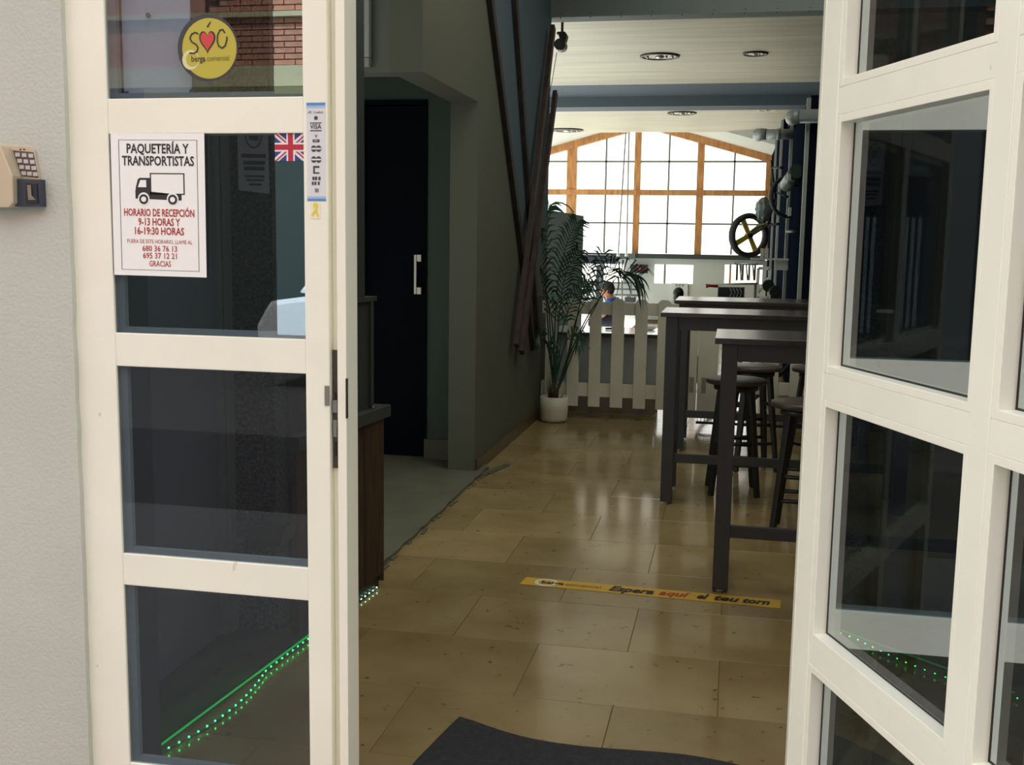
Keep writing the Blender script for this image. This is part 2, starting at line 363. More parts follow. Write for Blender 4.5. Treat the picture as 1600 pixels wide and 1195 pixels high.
# gabled roof planes above the window
APX, APZ, EX, EZ = -1.70, 3.60, 0.60, 2.97
LX = 2 * APX - EX
rf = MB()
rf.poly([(APX, 17.9, APZ), (APX, 20.2, APZ), (3.1, 20.2, APZ - (3.1 - APX) * (APZ - EZ) / (EX - APX)), (3.1, 17.9, APZ - (3.1 - APX) * (APZ - EZ) / (EX - APX))], (0, 0, 0.12))
rf.poly([(-6.0, 17.9, APZ - (APX + 6.0) * (APZ - EZ) / (EX - APX)), (-6.0, 20.2, APZ - (APX + 6.0) * (APZ - EZ) / (EX - APX)), (APX, 20.2, APZ), (APX, 17.9, APZ)], (0, 0, 0.12))
struct('ceiling_gable', rf, WHITEW, 'pale sloped ceiling meeting the gabled window', cat='ceiling')

# ---- far wall and gabled window
def roofz(x): return APZ - abs(x - APX) * (APZ - EZ) / (EX - APX)
ZS = 1.22
fw = MB()
for x0, x1, z0, z1 in [(-6, -2.80, 0, 1.13), (-2.80, -2.02, 0, 0.68), (-2.80, -2.02, 1.01, 1.13), (-2.02, -1.45, 0, 1.13), (-1.45, -0.745, 0, 0.675), (-1.45, -0.745, 1.02, 1.13),
                       (-0.745, -0.18, 0, 1.13), (-0.18, 0.49, 0, 0.70), (-0.18, 0.49, 1.04, 1.13), (0.49, 3.1, 0, 1.13)]: fw.box(x0, x1, 20.0, 20.12, z0, z1)
fw.box(0.57, 3.1, 20.0, 20.12, 1.13, 3.0).box(-6, -5.2, 20.0, 20.12, 1.13, 3.0)
struct('wall_far', fw, WHITEW, 'pale workshop wall below the large gabled window')
wn = root_struct('window_1', (-1.7, 20, ZS), 'large gabled window with orange pine beams and white bright panes', 'window')
for x0, x1 in [(-5.25, -5.15), (-4.25, -4.15), (-3.11, -2.93), (-1.87, -1.755), (-0.74, -0.615), (0.47, 0.56)]:
    xm = (x0 + x1) / 2; build('mullion', MB().prism([(x0, ZS - 0.03), (x1, ZS - 0.03), (x1, roofz(x1) - 0.02), (x0, roofz(x0) - 0.02)], 'y', 19.95, 20.08), PINE, wn, 0.006)
build('transom', MB().box(-5.2, 0.5, 19.93, 20.06, 2.27, 2.37), PINE, wn, 0.006)
for sgn in (-1, 1):
    xa = APX; xb = APX + sgn * (EX - APX + (1.3 if sgn < 0 else 0)); z0 = roofz(xa); z1 = roofz(xb)
    build('rafter', MB().poly([(xa, 19.92, z0 - 0.13), (xb, 19.92, z1 - 0.13), (xb, 19.92, z1), (xa, 19.92, z0)][::(1 if sgn > 0 else -1)], (0, 0.14, 0)), PINE, wn)
BARS = mat('thin_grey_bar', (120, 124, 120), 0.5)
bx = [(-3.53), -2.39, -1.245, -0.08]; cols = [(-4.2, -3.02), (-3.02, -1.81), (-1.81, -0.68), (-0.68, 0.51)]
for x in bx: build('glazing_bar', MB().box(x - 0.016, x + 0.016, 19.99, 20.03, ZS, roofz(x) - 0.1), BARS, wn)
for z in (1.765, 2.875): build('glazing_bar', MB().box(-5.2, 0.5, 19.99, 20.03, z - 0.016, z + 0.016), BARS, wn)
for (x0, x1) in cols:
    xm = (x0 + x1) / 2
    for xa, xb in ((x0, xm), (xm, x1)):
        for za, zb in ((ZS, 1.765), (1.765, 2.32), (2.32, 2.875)):
            build('pane', MB().box(xa + .01, xb - .01, 20.01, 20.014, za + .01, zb - .01), CLEAR, wn)
        build('pane', MB().prism([(xa + .01, 2.885), (xb - .01, 2.885), (xb - .01, max(roofz(xb) - .08, 2.90)), (xa + .01, max(roofz(xa) - .08, 2.90))], 'y', 20.01, 20.014), CLEAR, wn)
struct('trim_1', MB().box(-5.2, 0.52, 19.86, 19.99, 1.13, 1.215), mat('dark_green_sill', (58, 68, 64), 0.6), 'dark grey green beam along the bottom of the gabled window', cat='trim')
for k, (x0, x1, z0, z1, lab, bars) in enumerate([(-2.80, -2.02, 0.68, 1.01, 'small low window left behind the palm leaves', (-2.42,)), (-1.45, -0.745, 0.675, 1.02, 'small low window right of the digital clock', (-1.26,)), (-0.18, 0.49, 0.70, 1.04, 'small low window behind the white shelf frame', (-0.08,))]):
    q = root_struct('window_%d' % (k + 2), ((x0 + x1) / 2, 20.05, z0), lab, 'window')
    build('pane', MB().box(x0, x1, 20.05, 20.055, z0, z1), CLEAR, q)
    fr = MB()
    for b_ in bars: fr.box(b_ - .018, b_ + .018, 20.02, 20.06, z0, z1)
    build('mullion', fr, PINE if k == 2 else BARS, q)

# ---- navy panelled wall on the right of the workshop
nv = root_struct('wall_right_workshop', (0.6, 12, 0), 'navy panelled wall with pale vertical trims right of the workshop', 'wall')
yb = [9.45, 12.3, 15.2, 17.4, 20.0]; zt = [2.66, 2.85, 3.1, 3.1]
for i in range(4):
    build('panel', MB().box(0.56, 0.62, yb[i] + .03, yb[i + 1] - .03, 0, zt[i]), NAVY, nv, 0.004)
for y_, z_ in zip(yb[:4], zt): build('vertical_trim', MB().box(0.528, 0.56, y_ - 0.03, y_ + 0.03, 0, z_ - 0.02), TRIM, nv)
build('panel', MB().box(0.56, 3.0, 9.425, 9.47, 0, 2.66), NAVY, nv)
struct('wall_left_workshop', MB().box(-6.1, -6.0, 8.9, 20.1, 0, 3.6).box(-6.0, -1.7, 8.75, 8.85, 0, CT), WHITEW, 'unlit left side wall of the workshop')
struct('wall_right_outer_workshop', MB().box(3.1, 3.2, 9.0, 20.1, 0, 3.6), WHITEW, 'outer right side wall of the workshop')
# low partition going back from the end of the left wall
PT = mat('grey_partition_paint', (132, 148, 152), 0.7)
struct('wall_partition', MB().box(-1.60, WX, 8.86, 11.0, 0, 1.69), PT, 'blue grey half height partition behind the palm')
tag(build('cable', MB().tube([aX(857 + 1, 327, -1.55), aX(861, 320, -1.55), aX(868, 316, -1.55), aX(878, 317, -1.55), aX(888, 322, -1.55), aX(896, 331, -1.55)], 0.008, 6), BLACK), 'thin black cable arching over the top of the grey partition', 'cable')

# ================================================================ FACADE
struct('trim_4', MB().box(-1.335, -1.318, 2.055, 2.255, 0, 2.6), mat('slate_reveal', (62, 70, 80), 0.6), 'slate grey inner reveal behind the left door frame', cat='trim')
ft = root_struct('wall_facade_left', (-2.2, 2.0, 0), 'rough grey beige plaster wall left of the cream door frame', 'wall')
edge = [(-6.0, -0.15)]
zz = -0.15
while zz < 4.6: edge.append((-1.333 + random.uniform(-0.0015, 0.0015), zz)); zz += 0.05
edge.append((-6.0, 4.6))
build('plaster_face', MB().prism(edge, 'y', 1.986, 2.25), PLASTER, ft)
struct('wall_facade_top', MB().box(-1.34, 2.2, 1.97, 2.25, 2.62, 4.6).box(2.2, 6, 1.97, 2.25, -0.15, 4.6), PLASTER, 'plaster wall above and right of the entrance')
struct('wall_facade_upper', MB().box(-8, 6, 1.97, 2.4, 4.6, 8.0), PLASTER, 'upper plaster storey of the house')
ZR = [0.272, 0.742, 1.211, 1.681, 2.15]   # rail centres
RH = 0.0345
DB, DT = 0.02, 2.58
# fixed left leaf (door_2)
L = root_struct('door_2', (-1.04, 2.0, 0), 'closed cream glazed door leaf on the left with a delivery notice', 'door')
build('stile', MB().box(-1.40, -1.246, 2.0, 2.05, DB, DT), CREAM, L, 0.002)
build('stile', MB().box(-0.829, -0.779, 2.0, 2.05, DB, DT), CREAM, L, 0.002)
eg = build('edge_profile', MB().box(-0.779, -0.764, 2.02, 2.06, DB, DT).box(-0.764, -0.745, 2.004, 2.07, DB, DT), CREAM_B, L, 0.0015)
for zc in ZR: build('rail', MB().box(-1.246, -0.829, 2.001, 2.047, zc - RH, zc + RH), CREAM, L, 0.0015)
build('rail', MB().box(-1.246, -0.829, 2.001, 2.047, DB, 0.10), CREAM, L); build('rail', MB().box(-1.246, -0.829, 2.001, 2.047, 2.50, DT), CREAM, L)
zs = [0.10] + ZR + [2.50]
BEADG = mat('grey_inner_bead', (150, 156, 158), 0.5)
for a, b_ in zip(zs[:-1], zs[1:]):
    z0 = a + (RH if a > 0.2 else 0); z1 = b_ - (RH if b_ < 2.4 else 0)
    build('pane', MB().box(-1.246, -0.829, 2.006, 2.011, z0, z1), GLASS, L)
    build('glazing_bead', MB().box(-1.246, -1.228, 2.012, 2.024, z0, z1).box(-1.228, -0.829, 2.012, 2.024, z0, z0 + 0.012), BEADG, L)
# lock faceplate and keeper on the leaf edge
lk = build('lock_faceplate', MB().box(-0.7792, -0.7645, 2.0155, 2.0195, 0.985, 1.225), DKSTEEL, L, 0.001)
build('latch', MB().box(-0.7765, -0.7665, 2.008, 2.0155, 1.10, 1.125).box(-0.776, -0.768, 2.010, 2.0155, 1.05, 1.085), STEEL, lk)
build('lock_slot', MB().box(-0.7745, -0.7695, 2.0145, 2.0155, 1.10, 1.14).box(-0.7745, -0.7695, 2.0145, 2.0155, 1.01, 1.04), BLACK, lk)
st = build('strike_plate', MB().box(-0.789, -0.7785, 1.9975, 2.0005, 1.115, 1.155), STEEL, L, 0.001)
build('notch', MB().box(-0.7465, -0.7445, 2.003, 2.012, 1.09, 1.17), DKSTEEL, L)
# fixed leaf on the right of the opening, in the facade plane
FX = root_struct('door_3', (0.5, 2.0, 0), 'fixed cream glazed leaf standing behind the open door leaf', 'door')
for x0, x1 in ((0.135, 0.200), (0.62, 0.69), (1.11, 1.18), (1.6, 1.68)): build('stile', MB().box(x0, x1, 1.995, 2.045, DB, DT), CREAM, FX, 0.002)
for x0, x1 in ((0.200, 0.62), (0.69, 1.11), (1.18, 1.6)):
    for zc in ZR: build('rail', MB().box(x0, x1, 1.997, 2.043, zc - RH, zc + RH), CREAM, FX)
    for a, b_ in zip(zs[:-1], zs[1:]): build('pane', MB().box(x0, x1, 2.010, 2.015, a, b_), GLASS2, FX)
build('sill', MB().box(0.135, 1.68, 1.997, 2.043, DB, 0.10).box(0.135, 1.68, 1.997, 2.043, 2.50, DT), CREAM, FX)
struct('trim_2', MB().box(1.68, 2.2, 1.99, 2.1, -0.1, 2.62).box(-1.40, 1.68, 1.99, 2.08, 2.58, 2.64), CREAM, 'cream cladding beside and above the entrance leaves', cat='trim')
# open right leaf (door_4), hinged at the right of the opening and swung out to the street
ang = R(21.5); U = Vector((math.sin(ang), -math.cos(ang), 0)); N = Vector((-math.cos(ang), -math.sin(ang), 0)); ZV = Vector((0, 0, 1))
P0 = Vector((0.133, 1.93, 0))
D4 = root_struct('door_4', tuple(P0), 'open cream glazed door leaf swung out on the right with beaded panes', 'door')
# u along leaf, n towards viewer side ; front face at n=0, body behind
def lb(mb, u0, u1, n0, n1, z0, z1): return mb.obox(P0, U, N, ZV, (u0, u1), (n0, n1), (z0, z1))
TH = 0.048
for u0, u1 in ((0.0, 0.056), (0.481, 0.524), (0.95, 1.00)):
    build('stile', lb(MB(), u0, u1, -TH, 0, DB, DT), CREAM, D4, 0.0015)
for s0, s1 in ((0.056, 0.481), (0.524, 0.95)):
    for zc in ZR: build('rail', lb(MB(), s0, s1, -TH, -0.0012, zc - 0.022, zc + 0.022), CREAM, D4, 0.001)
    build('rail', lb(MB(), s0, s1, -TH, -0.0012, DB, 0.10), CREAM, D4); build('rail', lb(MB(), s0, s1, -TH, -0.0012, 2.50, DT), CREAM, D4)
    for a, b_ in zip(zs[:-1], zs[1:]):
        z0 = a + (0.022 if a > 0.2 else 0); z1 = b_ - (0.022 if b_ < 2.4 else 0)
        bw = 0.013; bl = 0.014; br = 0.010
        # vertical beads with a sloping reveal: the glass sits 26 mm back
        build('glazing_bead', lb(lb(MB(), s0, s0 + bl, -0.030, -0.0006, z0, z1), s1 - br, s1, -0.030, -0.0006, z0, z1), CREAM_B, D4, 0.001)
        build('glazing_bead', lb(lb(MB(), s0 + bl, s1 - br, -0.030, -0.0010, z0, z0 + bw), s0 + bl, s1 - br, -0.030, -0.0010, z1 - bw, z1), CREAM_B, D4, 0.001)
        build('pane', lb(MB(), s0 + bl - .002, s1 - br + .002, -0.032, -0.026, z0 + bw - .002, z1 - bw + .002), GLASS, D4)
        build('gasket', lb(lb(MB(), s0 + bl, s0 + bl + 0.003, -0.0259, -0.0245, z0 + bw, z1 - bw), s0 + bl, s1 - br, -0.0259, -0.0245, z0 + bw, z0 + bw + 0.003), BLACK, D4)

# ================================================================ STREET SIDE (seen in the glass)
struct('ground_street', MB().box(-30, 30, -8.8, -1.2, -0.22, -0.12), mat('asphalt', (96, 96, 98), 0.9, var=0.2, scale=30, bump=0.3, bscale=200), 'asphalt street in front of the shop', cat='street')
struct('pavement', MB().box(-30, 30, -1.2, 1.98, -0.2, -0.012), mat('grey_pavement', (160, 164, 166), 0.85, var=0.15, scale=10), 'pale grey pavement before the shop door', cat='pavement')
bl = thing('building', 'house across the street with red brick bands, seen mirrored in the door glass', 'building', (-2, -8.8, 0))
STONE = mat('cream_render_band', (206, 196, 158), 0.85, var=0.1, scale=4)
BRK = mat('red_brick', (208, 148, 122), 0.85, var=0.25, scale=12, bump=0.2)
build('facade_wall', MB().box(-26, 22, -9.2, -8.84, -0.15, 9.5), mat('brick_mortar', (92, 62, 50), 0.9), bl)
build('render_band', MB().box(-26, 22, -8.84, -8.74, 3.27, 3.52).box(-26, 22, -8.84, -8.72, 4.10, 4.16), STONE, bl)
build('shop_front', MB().box(-9.5, -0.9, -8.84, -8.79, -0.1, 3.1).box(2.6, 9, -8.84, -8.79, -0.1, 3.1), mat('dark_shop_front', (58, 70, 66), 0.6), bl)
build('shutter_box', MB().box(-7.4, -3.3, -8.84, -8.70, 3.1, 3.26), mat('olive_shutter_box', (132, 128, 88), 0.6), bl)
STONE = mat('grey_house_plaster', (120, 124, 122), 0.85)
build('wall_plaster', MB().box(-0.9, 2.6, -8.84, -8.80, -0.1, 3.2), STONE, bl); build('wall_plaster', MB().box(-26, -9.5, -8.84, -8.80, -0.1, 3.2), STONE, bl)
WD = mat('dark_window', (24, 30, 34), 0.1)
for x0, x1 in ((-3.6, -2.2), (1.35, 1.75), (2.05, 2.45)): build('window', MB().box(x0, x1, -8.84, -8.78, 3.55, 5.3), WD, bl)
build('window', MB().box(1.3, 2.1, -8.80, -8.76, 0.2, 2.2), WD, bl)
for i in range(9): build('blind_slat', MB().box(1.42 + i * 0.07, 1.46 + i * 0.07, -8.76, -8.75, 0.45, 1.75), mat('pale_blind', (190, 198, 196), 0.6), bl)
bme = bpy.data.meshes.new('brick'); q = MB().box(-.135, .135, -.02, .02, -.029, .029); bme.from_pydata([tuple(v) for v in q.v], [], q.f); bme.materials.append(BRK)
hm = bpy.data.meshes.new('brick'); q = MB().box(-.062, .062, -.02, .02, -.029, .029); hm.from_pydata([tuple(v) for v in q.v], [], q.f); hm.materials.append(BRK)
def bricks(xa, xb, za, zb, skip=()):
    r = 0; z = za + 0.035
    while z < zb:
        x = xa + (0.14 if r % 2 else 0.0)
        while x < xb:
            if not any(a - .1 < x < b + .1 for a, b in skip):
                o = bpy.data.objects.new('brick', bme); COL.objects.link(o); o.parent = bl
                o.location = Vector((x, -8.82 + random.uniform(-.003, .003), z)) - bl.location
            x += 0.284
        z += 0.0715; r += 1
bricks(-6.4, -4.0, 3.53, 4.08)
bricks(0.7, 2.9, 3.53, 4.15, ((1.35, 1.75), (2.05, 2.45)))
bricks(-6.4, -4.0, 4.18, 4.5)
build('brickwork', MB().box(-26, -6.6, -8.84, -8.82, 3.53, 9.4).box(-3.9, 0.5, -8.84, -8.82, 4.2, 9.4).box(3.1, 22, -8.84, -8.82, 3.53, 9.4), BRK, bl)
# white car parked across the street
CARW = mat('white_car_paint', (236, 238, 240), 0.25, coat=0.6)
car = thing('car', 'white parked car across the street, seen mirrored in the door glass', 'car', (-6.6, -4.9, -0.12))
def cx(x): return x
body = [(-8.7, 0.25), (-8.75, 0.62), (-8.6, 0.88), (-7.9, 0.98), (-5.75, 0.98), (-4.9, 0.86), (-4.55, 0.66), (-4.5, 0.3), (-4.7, 0.2), (-8.5, 0.2)]
build('body', MB().prism([(a, b - 0.1) for a, b in body], 'y', -5.75, -4.05), CARW, car, 0.05)
cab = [(-8.35, 0.96), (-8.0, 1.38), (-7.6, 1.48), (-6.5, 1.48), (-5.55, 0.96)]
build('cabin', MB().prism([(a, b - 0.1) for a, b in cab], 'y', -5.6, -4.2), CARW, car, 0.04)
build('window', MB().prism([(a, b - 0.1) for a, b in [(-8.15, 1.0), (-7.9, 1.35), (-7.0, 1.42), (-7.0, 1.0)]], 'y', -4.205, -4.19).prism([(a, b - 0.1) for a, b in [(-6.92, 1.0), (-6.92, 1.42), (-6.55, 1.42), (-5.75, 1.0)]], 'y', -4.205, -4.19), WD, car)
for x_ in (-7.9, -5.35):
    wv = build('wheel', MB().lathe((x_, -4.2, 0.19), [(0.31, -0.08), (0.32, 0.0), (0.32, 0.14), (0.30, 0.17), (0.22, 0.17)], 28, 'y'), BLACK, car)
    build('hubcap', MB().lathe((x_, -4.2, 0.19), [(0.21, 0.15), (0.20, 0.18), (0.05, 0.19)], 20, 'y'), STEEL, wv)
build('wing_mirror', MB().ball((-5.75, -3.98, 0.98), 0.09, 12, (1.2, 0.7, 0.8)), BLACK, car)
build('headlight', MB().ball((-4.62, -4.2, 0.62), 0.1, 12, (0.8, 1, 0.7)), STEEL, car)

for o in [q for q in bpy.data.objects if q == car]: o.location.x += 3.95; o.location.y -= 2.2
# ================================================================ NOTICES AND STICKERS ON THE LEFT LEAF
UX, UZ = Vector((1, 0, 0)), Vector((0, 0, 1))
def lay(name, x0, x1, z0, z1, y, m, parent, t=0.0004): return build(name, MB().box(x0, x1, y - t, y, z0, z1), m, parent)
# delivery notice (A4), slightly turned
nt_ = thing('notice', 'white paper notice with a black delivery truck and red opening hours', 'notice', (-1.143, 1.9995, 1.507))
NL = (-1.2425, 1.3645); nw, nh = 0.2045, 0.2835
u_ = Vector((1, 0, -0.006)).normalized(); v_ = Vector((0.006, 0, 1)).normalized(); yn = 1.9990
def nP(a, b, y=yn): return Vector((NL[0], y, NL[1])) + u_ * (a * nw) + v_ * (b * nh)   # a, b in 0..1
def quad(a0, a1, b0, b1, y=yn, t=0.0003): return MB().poly([nP(a0, b0, y), nP(a1, b0, y), nP(a1, b1, y), nP(a0, b1, y)], (0, t, 0))
build('sheet', quad(0, 1, 0, 1, 1.9992, 0.0005), PAPER, nt_)
fr = MB()
for a0, a1, b0, b1 in ((0.085, 0.925, 0.951, 0.954), (0.085, 0.925, 0.040, 0.043), (0.085, 0.091, 0.04, 0.954), (0.919, 0.925, 0.04, 0.954)):
    fr.poly([nP(a0, b0), nP(a1, b0), nP(a1, b1), nP(a0, b1)], (0, 0.0002, 0))
build('frame_line', fr, INK, nt_)
for s_, b_, sz, w_, m_, bo in (('PAQUETERÍA Y', .890, .0262, .64, INK, .024), ('TRANSPORTISTAS', .805, .0262, .64, INK, .024), ('HORARIO DE RECEPCIÓN', .445, .0205, .62, RED, .022),
                           ('9-13 HORAS Y', .380, .0205, .66, RED, .022), ('16-19:30 HORAS', .316, .0205, .66, RED, .022), ('FUERA DE ESTE HORARIO, LLAME AL', .243, .0112, .72, RED, 0.0),
                           ('680 36 76 13', .193, .0160, .66, RED, .012), ('695 37 12 21', .142, .0160, .66, RED, .012), ('GRACIAS', .086, .0160, .64, RED, .010)):
    wid = {'PAQUETERÍA Y': .665, 'TRANSPORTISTAS': .77, 'HORARIO DE RECEPCIÓN': .755, '9-13 HORAS Y': .45, '16-19:30 HORAS': .53, 'FUERA DE ESTE HORARIO, LLAME AL': .70, '680 36 76 13': .375, '695 37 12 21': .365, 'GRACIAS': .235}[s_]
    t = text('lettering', s_, sz, nP(.505, b_), u_, v_, m_, nt_, 1.0, bo)
    xs = [v.co.x for v in t.data.vertices]; cur = max(xs) - min(xs); k = wid * nw / cur; c0 = (max(xs) + min(xs)) / 2; cc = nP(.505, b_).x - nt_.location.x
    for v in t.data.vertices: v.co.x = cc + (v.co.x - c0) * k
# truck pictogram
tk = MB()
def pp(pts, y=yn): tk.poly([nP(a, b, y) for a, b in pts], (0, 0.0002, 0))
bx0, bx1, bz0, bz1, lw_ = .415, .785, .575, .725, .013
pp([(bx0, bz1 - .008), (bx1, bz1 - .008), (bx1, bz1), (bx0, bz1)]); pp([(bx0, bz0), (bx0 + lw_, bz0), (bx0 + lw_, bz1), (bx0, bz1)]); pp([(bx1 - lw_, bz0), (bx1, bz0), (bx1, bz1), (bx1 - lw_, bz1)])
pp([(bx0, bz0), (bx1, bz0), (bx1, bz0 + .008), (bx0, bz0 + .008)])
pp([(.255, .545), (.75, .535), (.75, .575), (.255, .605)]); pp([(.26, .545), (.415, .545), (.415, .69), (.305, .69), (.285, .68), (.26, .62)], yn - .00015)
build('truck_pictogram', tk, INK, nt_)
tk = MB(); pp([(.285, .625), (.375, .625), (.375, .675), (.312, .675)], yn - .0003)
for wx_ in (.345, .655):
    tk.poly([nP(wx_ + .062 * math.cos(i * math.pi / 12), .545 + .044 * math.sin(i * math.pi / 12), yn - .0003) for i in range(24)], (0, 0.0002, 0))
tw = build('truck_cutout', tk, PAPER, nt_)
for wx_ in (.345, .655): build('truck_wheel', MB().poly([nP(wx_ + .049 * math.cos(i * math.pi / 12), .541 + .035 * math.sin(i * math.pi / 12), yn - .0006) for i in range(24)], (0, 0.0002, 0)), INK, nt_)
for wx_ in (.345, .655): build('wheel_centre', MB().poly([nP(wx_ + .027 * math.cos(i * math.pi / 12), .541 + .019 * math.sin(i * math.pi / 12), yn - .0009) for i in range(24)], (0, 0.0002, 0)), PAPER, nt_)

# round yellow sticker on the upper pane (inside of the glass)
YEL = mat('sticker_yellow', (182, 170, 62), 0.5); 
so = thing('round_sticker', 'round yellow sticker with a red heart and black ring on the top pane', 'sticker', (-1.028, 2.0055, 1.8105))
def circ(c, r, y, n=40, t=0.0003): return MB().poly([(c[0] + r * math.cos(i * 2 * math.pi / n), y, c[1] + r * math.sin(i * 2 * math.pi / n)) for i in range(n)], (0, t, 0))
sc_, sz_ = -1.028, 1.8105
build('dark_ring', circ((sc_, sz_), 0.0640, 2.0056), mat('sticker_dark', (52, 56, 58), 0.5), so)
build('yellow_disc', circ((sc_ + .0035, sz_ - .001), 0.0575, 2.0052), YEL, so)
build('pale_ring', MB().poly([(sc_ - .0365 + .018 * math.cos(i * .3142), 2.0049, sz_ - .022 + .019 * math.sin(i * .3142)) for i in range(20)], (0, .0003, 0)), mat('sticker_pale', (212, 208, 160), 0.5), so)
build('yellow_inner', MB().poly([(sc_ - .033 + .013 * math.cos(i * .3142), 2.0046, sz_ - .021 + .014 * math.sin(i * .3142)) for i in range(20)], (0, .0003, 0)), YEL, so)
heart = []
for i in range(40):
    t_ = i * 2 * math.pi / 40; hx = 16 * math.sin(t_) ** 3; hz = 13 * math.cos(t_) - 5 * math.cos(2 * t_) - 2 * math.cos(3 * t_) - math.cos(4 * t_); heart.append((hx, hz))
hc = (sc_ + .000, sz_ + .014)
build('heart_outline', MB().poly([(hc[0] + a * .00108, 2.0046, hc[1] + b_ * .00150) for a, b_ in heart], (0, .0003, 0)), INK, so)
build('heart', MB().poly([(hc[0] + a * .00088, 2.0043, hc[1] + .0004 + b_ * .00126) for a, b_ in heart], (0, .0003, 0)), mat('heart_red', (196, 66, 62), 0.5), so)
build('accent', MB().poly([(sc_ - .001, 2.0046, sz_ + .040), (sc_ + .002, 2.0046, sz_ + .0385), (sc_ + .009, 2.0046, sz_ + .050), (sc_ + .006, 2.0046, sz_ + .049)], (0, .0003, 0)), INK, so)
def arc_stroke(mb, pts, wd, y):
    for q_, (a, b_) in enumerate(zip(pts[:-1], pts[1:])):
        y = y - .00004 * (q_ > 0)
        d_ = Vector((b_[0] - a[0], 0, b_[1] - a[1])).normalized(); nn_ = Vector((-d_.z, 0, d_.x)) * wd; A = Vector((a[0], y, a[1])) - d_ * wd * .5; B_ = Vector((b_[0], y, b_[1])) + d_ * wd * .5
        mb.poly([A - nn_, B_ - nn_, B_ + nn_, A + nn_], (0, .0003, 0))
ss = MB(); S_ = [(-.019, .027), (-.025, .030), (-.033, .027), (-.037, .019), (-.033, .012), (-.024, .007), (-.020, .001), (-.022, -.006), (-.030, -.010), (-.038, -.009)]
arc_stroke(ss, [(sc_ + a, sz_ + b_) for a, b_ in S_], .0014, 2.0046)
C_ = [(.037, .028), (.033, .034), (.027, .033), (.022, .024), (.021, .012), (.024, .003), (.031, -.001), (.037, .003), (.041, .013), (.0415, .020)]
arc_stroke(ss, [(sc_ + a, sz_ + b_) for a, b_ in C_], .0014, 2.0046)
build('letters', ss, INK, so)
text('lettering', 'berga', .0165, (sc_ - .020, 2.0046, sz_ - .0205), UX, UZ, INK, so, .82, .012)
text('lettering', 'comercial', .0150, (sc_ + .0220, 2.0046, sz_ - .0200), UX, UZ, mat('sticker_olive', (110, 106, 40), 0.6), so, .80)

# union flag on the pane
fg = thing('flag_sticker', 'small union flag sticker at the top right of the second pane', 'sticker', (-0.858, 2.006, 1.62))
fx0, fx1, fz0, fz1 = -0.8905, -0.8060, 1.5935, 1.6465
FB, FR_, FW_ = mat('flag_blue', (46, 62, 128), 0.5), mat('flag_red', (178, 40, 58), 0.5), mat('flag_white', (226, 224, 226), 0.5)
fcx, fcz = -0.8575, 1.620
fxr = -0.8295
build('blue_field', MB().poly([(fx0, 2.0058, fz0), (fxr, 2.0058, fz0), (fxr, 2.0058, fz1), (fx0, 2.0058, fz1)], (0, .0002, 0)), FB, fg)
def clipdiag(sg, wd, y, off=0):
    mb = MB(); hw, hh = .033, (fz1 - fz0) / 2; n_ = 24
    # diagonal band clipped to the field
    dx, dz = hw, hh * sg; l = math.hypot(dx, dz); nx, nz = -dz / l, dx / l
    a = [(-hw * 2 * 1, -2 * hh * sg)]
    P = [(-dx * 2 + nx * (off - wd), -dz * 2 + nz * (off - wd)), (dx * 2 + nx * (off - wd), dz * 2 + nz * (off - wd)), (dx * 2 + nx * (off + wd), dz * 2 + nz * (off + wd)), (-dx * 2 + nx * (off + wd), -dz * 2 + nz * (off + wd))]
    def clip(poly, ax, lim, s):
        out = []
        for i in range(len(poly)):
            A, B = poly[i], poly[(i + 1) % len(poly)]; ia, ib = (A[ax] * s <= lim * s), (B[ax] * s <= lim * s)
            if ia: out.append(A)
            if ia != ib:
                t = (lim - A[ax]) / (B[ax] - A[ax]); out.append((A[0] + (B[0] - A[0]) * t, A[1] + (B[1] - A[1]) * t))
        return out
    P = clip(P, 0, fxr - fcx, 1); P = clip(P, 0, fx0 - fcx, -1); P = clip(P, 1, hh, 1); P = clip(P, 1, -hh, -1)
    mb.poly([(fcx + a_, y, fcz + b_) for a_, b_ in P], (0, .0002, 0)); return mb
w1 = clipdiag(1, .0050, 2.0056); w2 = clipdiag(-1, .0050, 2.0056); w1.add(w2.v, w2.f)
build('white_saltire', w1, FW_, fg)
w1 = clipdiag(1, .0015, 2.0054, -.001); w2 = clipdiag(-1, .0015, 2.0054, .001); w1.add(w2.v, w2.f)
build('red_saltire', w1, FR_, fg)
def cross(wd, y): return MB().poly([(fcx - wd, y, fz0), (fcx + wd, y, fz0), (fcx + wd, y, fcz - wd), (fxr, y, fcz - wd), (fxr, y, fcz + wd), (fcx + wd, y, fcz + wd), (fcx + wd, y, fz1), (fcx - wd, y, fz1), (fcx - wd, y, fcz + wd), (fx0, y, fcz + wd), (fx0, y, fcz - wd), (fcx - wd, y, fcz - wd)], (0, .0002, 0))
build('white_cross', cross(.0085, 2.0052), FW_, fg); build('red_cross', cross(.0052, 2.0050), FR_, fg)

